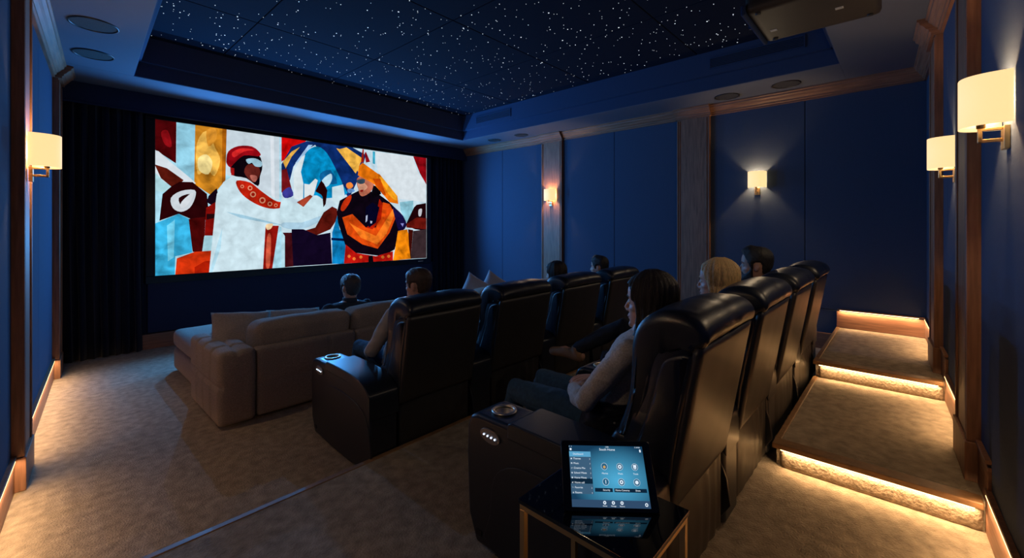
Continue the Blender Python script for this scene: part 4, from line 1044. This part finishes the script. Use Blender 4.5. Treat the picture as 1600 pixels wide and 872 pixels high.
def long_hair(par, HM, m, length, seed=0, flare=0, th=.02, part=.0, tip=.75):
    bm = NB(); n, k_ = 120, 46; rings = []; zt = .123
    OPEN = [(-.6, 62), (-.14, 60), (-.10, 66), (-.05, 70), (0, 66), (.03, 60), (.05, 54), (.07, 42), (.088, 24), (.104, 8), (.112, 0)]
    for j in range(k_+1):
        z = -length + (zt+length)*(1-(1-j/k_)**1.35); rg = []
        for i in range(n):
            a = 2*math.pi*i/n; deg = abs(math.degrees(a) if a <= math.pi else 360-math.degrees(a))
            if z > -.02: p = head_pt(a, z)
            else:
                q = min(1, (-.02-z)/max(.01, length-.02)); ax = (.074 + .012*math.sin(math.pi*min(1, q*1.4)) + flare*q)*(1-(1-tip)*q**3); by = (.096+.006*math.sin(math.pi*q))*(1-(1-tip)*q**3)
                p = Vector((ax*math.sin(a), by*math.cos(a) - .01*q, z))
            d = Vector((p.x, p.y+.005, (p.z-.02) if z > .02 else 0)).normalized()
            op = interp(OPEN, z); k = min(1, max(0, (deg-op)/7)) if op > 0 else 1; k = k*k*(3-2*k)
            st = .0030*math.sin(a*31+3*noise.noise(Vector((a*3, z*5, seed)))) + .0022*math.sin(a*67+z*20) + .007*noise.noise(Vector((math.sin(a)*4, math.cos(a)*4, z*5+seed)))
            if z > .07: st *= max(.2, (.125-z)/.055)
            if part and z > .09: st -= .006*math.exp(-((p.x-part)/.008)**2)
            inner = p*.72; inner.z = z
            if z < -.11: inner = Vector((.03*math.sin(a), -.03+.03*math.cos(a), z))
            elif z > -.02: inner = p - d*.012
            out_ = p + d*(th*(.35+.65*min(1, max(0, (deg-15)/55)))+st)
            rg.append(bm.verts.new(HM @ (inner.lerp(out_, k))))
        rings.append(rg)
    for a, b in zip(rings, rings[1:]):
        for i in range(n): bm.faces.new((a[i], a[(i+1) % n], b[(i+1) % n], b[i]))
    bm.faces.new(rings[0][::-1]); bm.faces.new(rings[-1])
    return link('hair', bm, m, par)
def beard(par, HM, m):
    bm = NB(); n, k_ = 64, 18; rings = []
    for j in range(k_+1):
        z = -.134 + (.134-.012)*j/k_; rg = []
        for i in range(n):
            a = 2*math.pi*i/n; deg = abs(math.degrees(a) if a <= math.pi else 360-math.degrees(a))
            p = head_pt(a, max(z, -.127)); p.z = z; d = Vector((p.x, p.y, (z+.04)*1.2)).normalized()
            topz = interp([(0, -.050), (18, -.050), (30, -.062), (45, -.066), (62, -.045), (72, -.010), (82, -.010), (88, -.2)], deg)
            k = 1 if z < topz else 0
            if deg < 16 and -.085 < z < -.060: k = 0
            t = .0085 + (.004 if deg < 40 and z < -.08 else 0) + .002*noise.noise(p*120)
            rg.append(bm.verts.new(HM @ (p+d*(t if k else -.012))))
        rings.append(rg)
    for a, b in zip(rings, rings[1:]):
        for i in range(n): bm.faces.new((a[i], a[(i+1) % n], b[(i+1) % n], b[i]))
    bm.faces.new(rings[0][::-1]); bm.faces.new(rings[-1])
    return link('beard', bm, m, par)
def hand(bm, W, fwd, nrm, side, curl=.5, s=1.0):
    """W wrist, fwd towards fingers, nrm back of hand, side = +1/-1 thumb side along fwd x nrm"""
    W = Vector(W); f = Vector(fwd).normalized(); nr = Vector(nrm); nr = (nr-f*nr.dot(f)).normalized(); t = f.cross(nr)*side
    for k, (o_, ln) in enumerate(((.030, .072), (.010, .080), (-.010, .074), (-.028, .058))):
        o_ *= s; ln *= s
        limb(bm, [W+t*o_*.5, W+f*.045*s+t*o_*.85, W+f*.085*s+t*o_], [.015*s, .0135*s, .0115*s], 10)     # metacarpal strip of the palm
        p = W+f*.088*s+t*o_; d = f; pts = [p]; ang = 0
        for seg, a_ in ((.45, curl*.9), (.31, curl*1.2), (.24, curl*.8)):
            ang += a_; d = (f*math.cos(ang) - nr*math.sin(ang)).normalized(); p = p+d*ln*seg; pts.append(p)
        limb(bm, pts, [.0100*s, .0093*s, .0085*s, .0072*s], 10)
    limb(bm, [W+f*.02*s+t*.020*s, W+f*.045*s+t*.040*s-nr*.008*s, W+f*.070*s+t*.048*s-nr*.018*s, W+f*.092*s+t*.044*s-nr*.024*s], [.015*s, .0125*s, .0105*s, .009*s], 10)
def person(label, loc, o):
    """seated figure; local frame: x=0 seat middle, +Y forward, z=0 floor under the seat"""
    g_ = lambda k, d: o.get(k, d)
    fem = g_('fem', False); sk = g_('skin', M['skin']); vox = g_('vox', .006)
    pel = Vector(g_('pel', (0, .40, .56))); ch = Vector(g_('chest', (0, .29, .86))); nk = Vector(g_('neck', (0, .25, 1.01))); hd = Vector(g_('head', (0, .26, 1.13)))
    hs = g_('hs', 1.0)
    HM = Matrix.Translation(hd) @ Matrix.Rotation(R(g_('yaw', 0)), 4, 'Z') @ Matrix.Rotation(R(g_('pitch', 0)), 4, 'X') @ Matrix.Rotation(R(g_('roll', 0)), 4, 'Y') @ Matrix.Scale(hs, 4)
    sw = g_('sw', .165 if fem else .195)
    wy = .105 if fem else .115
    def torso(bm, e, full=True):
        c = lambda t: pel.lerp(ch, t)
        secs = [(pel+Vector((0, -.0, -.11)), .15+e, .11+e), (pel+Vector((0, 0, -.03)), .175+e, .125+e), (c(.3), (.150 if fem else .165)+e, wy+e), (c(.6), (.135 if fem else .16)+e, wy-.004+e),
                (c(1), (.150 if fem else .18)+e, wy+e), (ch.lerp(nk, .5), sw-.015+e, .098+e), (ch.lerp(nk, .80), sw-.035+e, .075+e), (ch.lerp(nk, 1.0), .085+e*.6, .060+e*.5), (nk+Vector((0, .005, .022)), .060+e*.3, .056+e*.3)]
        loft(bm, secs)
    arms = g_('arms', {}); legs = g_('legs', {})
    J = {}
    for s_, nme in ((-1, 'L'), (1, 'R')):
        sh = ch.lerp(nk, .62) + Vector((s_*(sw-.005), 0, -.012))
        el = Vector(arms.get(nme, {}).get('el', (s_*(sw+.07), sh.y+.13, .70))); wr_ = Vector(arms.get(nme, {}).get('wr', (s_*.16, sh.y+.36, .66)))
        hip = pel + Vector((s_*.085, .02, -.03)); kn = Vector(legs.get(nme, {}).get('kn', (s_*.11, .88, .56))); an = Vector(legs.get(nme, {}).get('an', (s_*.11, .97, .11)))
        J[nme] = (sh, el, wr_, hip, kn, an)
    bm = NB(); torso(bm, 0); add_head(bm, HM, hs)
    limb(bm, [nk+Vector((0, 0, -.04)), nk+Vector((0, .005, .03)), HM @ Vector((0, -.015, -.07))], [.064, .050 if fem else .058, .050 if fem else .058], 18)
    for nme, s_ in (('L', -1), ('R', 1)):
        sh, el, wr_, hip, kn, an = J[nme]; k = .86 if fem else 1
        limb(bm, [sh, sh.lerp(el, .5), el, el.lerp(wr_, .35), wr_], [.050*k, .045*k, .037*k, .038*k, .025*k], 16)
        hf = arms.get(nme, {}).get('fwd', (wr_-el).normalized() + Vector((-s_*.3, .2, -.1))); hn = arms.get(nme, {}).get('nrm', (0, 0, 1))
        hand(bm, wr_ + (wr_-el).normalized()*.01, hf, hn, -s_ if arms.get(nme, {}).get('flip') else s_*-1, arms.get(nme, {}).get('curl', .45), .92 if fem else 1.0)
        limb(bm, [hip, hip.lerp(kn, .5), kn, kn.lerp(an, .35), an], [.080, .070, .052, .048, .034], 16)
        ft = Vector(legs.get(nme, {}).get('toe', an+Vector((s_*.02, .18, -.075))))
        limb(bm, [an+Vector((0, -.03, -.045)), an.lerp(ft, .5), ft], [.032, .030, .024], 12)
    root = fuse('person', bm, sk, vox=vox, sm=1); root.location = loc; tag(root, label, 'person')
    face_bits(root, HM, g_('hairm', M['h_dark']))
    # clothing
    top = g_('top', M['navycloth']); e = .013
    bm = NB()
    c = lambda t: pel.lerp(ch, t)
    secs = [(pel+Vector((0, 0, -.03)), .182+e, .130+e), (c(.3), (.158 if fem else .172)+e, wy+e+.004), (c(.6), (.142 if fem else .168)+e, wy+e), (c(1), (.152 if fem else .182)+e, wy+e+(.008 if fem else 0)),
            (ch.lerp(nk, .5), sw-.010+e, .100+e), (ch.lerp(nk, .80), sw-.030+e, .078+e), (ch.lerp(nk, .97), .088+e*.6, .064+e*.5)]
    loft(bm, secs)
    if fem:
        for s_ in (-1, 1): ellip(bm, c(1)+Vector((s_*.065, .072, -.015)), (.062, .048, .060))
    for nme in 'LR':
        sh, el, wr_, *_ = J[nme]; k = .9 if fem else 1
        d_ = (wr_-el).normalized()
        limb(bm, [sh+Vector((0, 0, -.005)), sh.lerp(el, .5), el, el.lerp(wr_, .4), wr_-d_*.015], [.062*k, .058*k, .050*k, .046*k, .036*k], 18)
    fuse('top', bm, top, root, vox=vox, sm=5, wr=g_('fold', .0045), ws=20, seed=g_('seed', 1))
    if g_('collar', False):
        bm = NB(); cc = nk+Vector((0, .0, .012)); lathe(bm, [(.060, -.02), (.078, -.03), (.074, .022), (.060, .028)], cc, 28); link('collar', bm, top, root)
    if g_('lower', False):
        bm = NB(); loft(bm, [(pel+Vector((0, .01, -.06)), .192+e, .142+e), (c(.2), .172+e, wy+e+.014), (c(.38), .160+e, wy+e+.009)]); fuse('under_shirt', bm, M['satin'], root, vox=vox, sm=4, wr=.004, ws=30)
    bm = NB(); pm = g_('pants', M['jeans'])
    loft(bm, [(pel+Vector((0, .0, -.105)), .155, .12), (pel+Vector((0, 0, -.03)), .182, .135), (c(.12), .17, wy+.012)])
    for nme in 'LR':
        sh, el, wr_, hip, kn, an = J[nme]
        limb(bm, [hip, hip.lerp(kn, .5), kn, kn.lerp(an, .35), kn.lerp(an, .96)], [.090, .080, .062, .057, .046], 18)
    fuse('trousers', bm, pm, root, vox=vox, sm=4, wr=.003, ws=24, seed=5)
    for nme, s_ in (('L', -1), ('R', 1)):
        sh, el, wr_, hip, kn, an = J[nme]; ft = Vector(legs.get(nme, {}).get('toe', an+Vector((s_*.02, .18, -.075))))
        bm = NB(); heel = an + (ft-an).normalized()*-.03 + Vector((0, 0, -.045)) if not legs.get(nme, {}).get('heel') else Vector(legs[nme]['heel'])
        limb(bm, [heel, heel.lerp(ft, .5)+Vector((0, 0, .012)), ft], [.040, .040, .032], 14); limb(bm, [an+(kn-an).normalized()*.05, an, heel], [.045, .044, .040], 14)
        fuse('shoe', bm, g_('shoes', M['black']), root, vox=vox, sm=3)
    h = g_('hair', 'short'); hm = g_('hairm', M['h_dark'])
    if h == 'short': short_hair(root, HM, hm, g_('hth', .016), g_('quiff', 0), g_('seed', 1))
    else: long_hair(root, HM, hm, g_('hlen', .3), g_('seed', 1), g_('flare', 0), g_('hth', .02), g_('part', 0), g_('tip', .75))
    if g_('beard', False): beard(root, HM, hm)
    return root
cx1 = lambda x0, i: x0 + i*PITCH + AW + SWD/2
# --- back row
person('woman with long dark brown hair and beige sweater seated in the nearest recliner', (cx1(1.33, 0)+.01, .63, F2), dict(
    fem=True, vox=.0045, hair='long', hlen=.40, tip=1.0, flare=.028, hairm=M['h_dark'], hth=.024, top=M['knit'], pants=M['jeans'], lower=True, seed=3, yaw=8,
    pel=(0, .41, .56), chest=(0, .29, .84), neck=(0, .235, .985), head=(0.0, .225, 1.11), hs=1.02,
    arms={'L': dict(el=(-.235, .43, .665), wr=(-.12, .56, .665), fwd=(.85, .30, -.05), nrm=(-.1, .1, 1), curl=.35), 'R': dict(el=(.235, .45, .66), wr=(.11, .585, .655), fwd=(-.85, .2, .10), nrm=(0, -.1, 1), curl=.25)},
    legs={'L': dict(kn=(-.10, .95, .555), an=(-.09, 1.05, .11)), 'R': dict(kn=(.12, .93, .56), an=(.14, 1.08, .11))}))
person('blonde woman with shoulder length hair and crossed legs seated in the back row', (cx1(1.33, 1)+.01, .63, F2), dict(
    fem=True, vox=.006, hair='long', hlen=.165, hairm=M['h_blond'], hth=.024, tip=.80, top=M['navycloth'], pants=M['djeans'], shoes=M['boot'], seed=8, yaw=6, part=.02,
    head=(0, .20, 1.125), neck=(0, .20, .99), chest=(0, .26, .84), pel=(0, .38, .56),
    legs={'L': dict(kn=(-.10, .88, .55), an=(-.10, .98, .11)), 'R': dict(kn=(-.02, .82, .76), an=(-.13, 1.11, .575), toe=(-.15, 1.31, .525), heel=(-.13, 1.09, .525))}))
person('bearded man with dark hair seated in the back row beside the blonde woman', (cx1(1.33, 2), .63, F2), dict(
    vox=.006, hair='short', hairm=M['h_black'], hth=.018, quiff=.012, top=M['navycloth'], pants=M['djeans'], beard=True, collar=True, seed=2, yaw=12,
    head=(0, .19, 1.165), neck=(0, .185, 1.03), chest=(0, .25, .87), skin=M['skin2']))
# --- middle row
person('man with short brown hair and pale shirt in the middle row', (cx1(1.40, 0)+.015, 2.475, 0), dict(
    vox=.006, hair='short', hairm=M['h_brown'], hth=.013, top=M['shirt'], pants=M['jeans'], seed=6, yaw=18, collar=True,
    head=(.03, .30, 1.125), neck=(0.01, .29, 1.0), chest=(0, .32, .85), pel=(0, .42, .56),
    arms={'L': dict(el=(-.30, .42, .655), wr=(-.20, .62, .60))}, legs={'L': dict(kn=(-.13, .90, .57), an=(-.12, 1.02, .11))}))
person('woman with dark hair in the middle row in front of the far wooden pilaster', (cx1(1.40, 2)+.02, 2.475, 0), dict(
    fem=True, vox=.008, hair='long', hlen=.26, hairm=M['h_dark'], hth=.022, top=M['navycloth'], seed=11, yaw=8, head=(0, .25, 1.075), neck=(0, .25, .94), chest=(0, .30, .80), pel=(0, .40, .53)))
person('dark haired man in the farthest recliner of the middle row', (cx1(1.40, 3)+.03, 2.475, 0), dict(
    vox=.008, hair='short', hairm=M['h_black'], hth=.017, quiff=.01, top=M['navycloth'], seed=12, yaw=12, head=(0, .25, 1.09), neck=(0, .25, .96), chest=(0, .29, .82), pel=(0, .40, .54)))
# --- sofa
person('man in dark jacket with short dark hair on the sofa facing the screen', (2.26, 4.02, 0), dict(
    vox=.007, hair='short', hairm=M['h_grey'], hth=.015, top=M['navycloth'], pants=M['djeans'], seed=15, yaw=0, collar=True, hs=1.1, sw=.22,
    head=(.03, .42, .915), neck=(.02, .42, .775), chest=(0, .46, .64), pel=(0, .60, .50), legs={'L': dict(kn=(-.12, 1.04, .52), an=(-.12, 1.10, .11)), 'R': dict(kn=(.12, 1.04, .52), an=(.12, 1.10, .11))},
    arms={'L': dict(el=(-.30, .56, .52), wr=(-.20, .80, .56)), 'R': dict(el=(.30, .56, .52), wr=(.20, .80, .56))}))
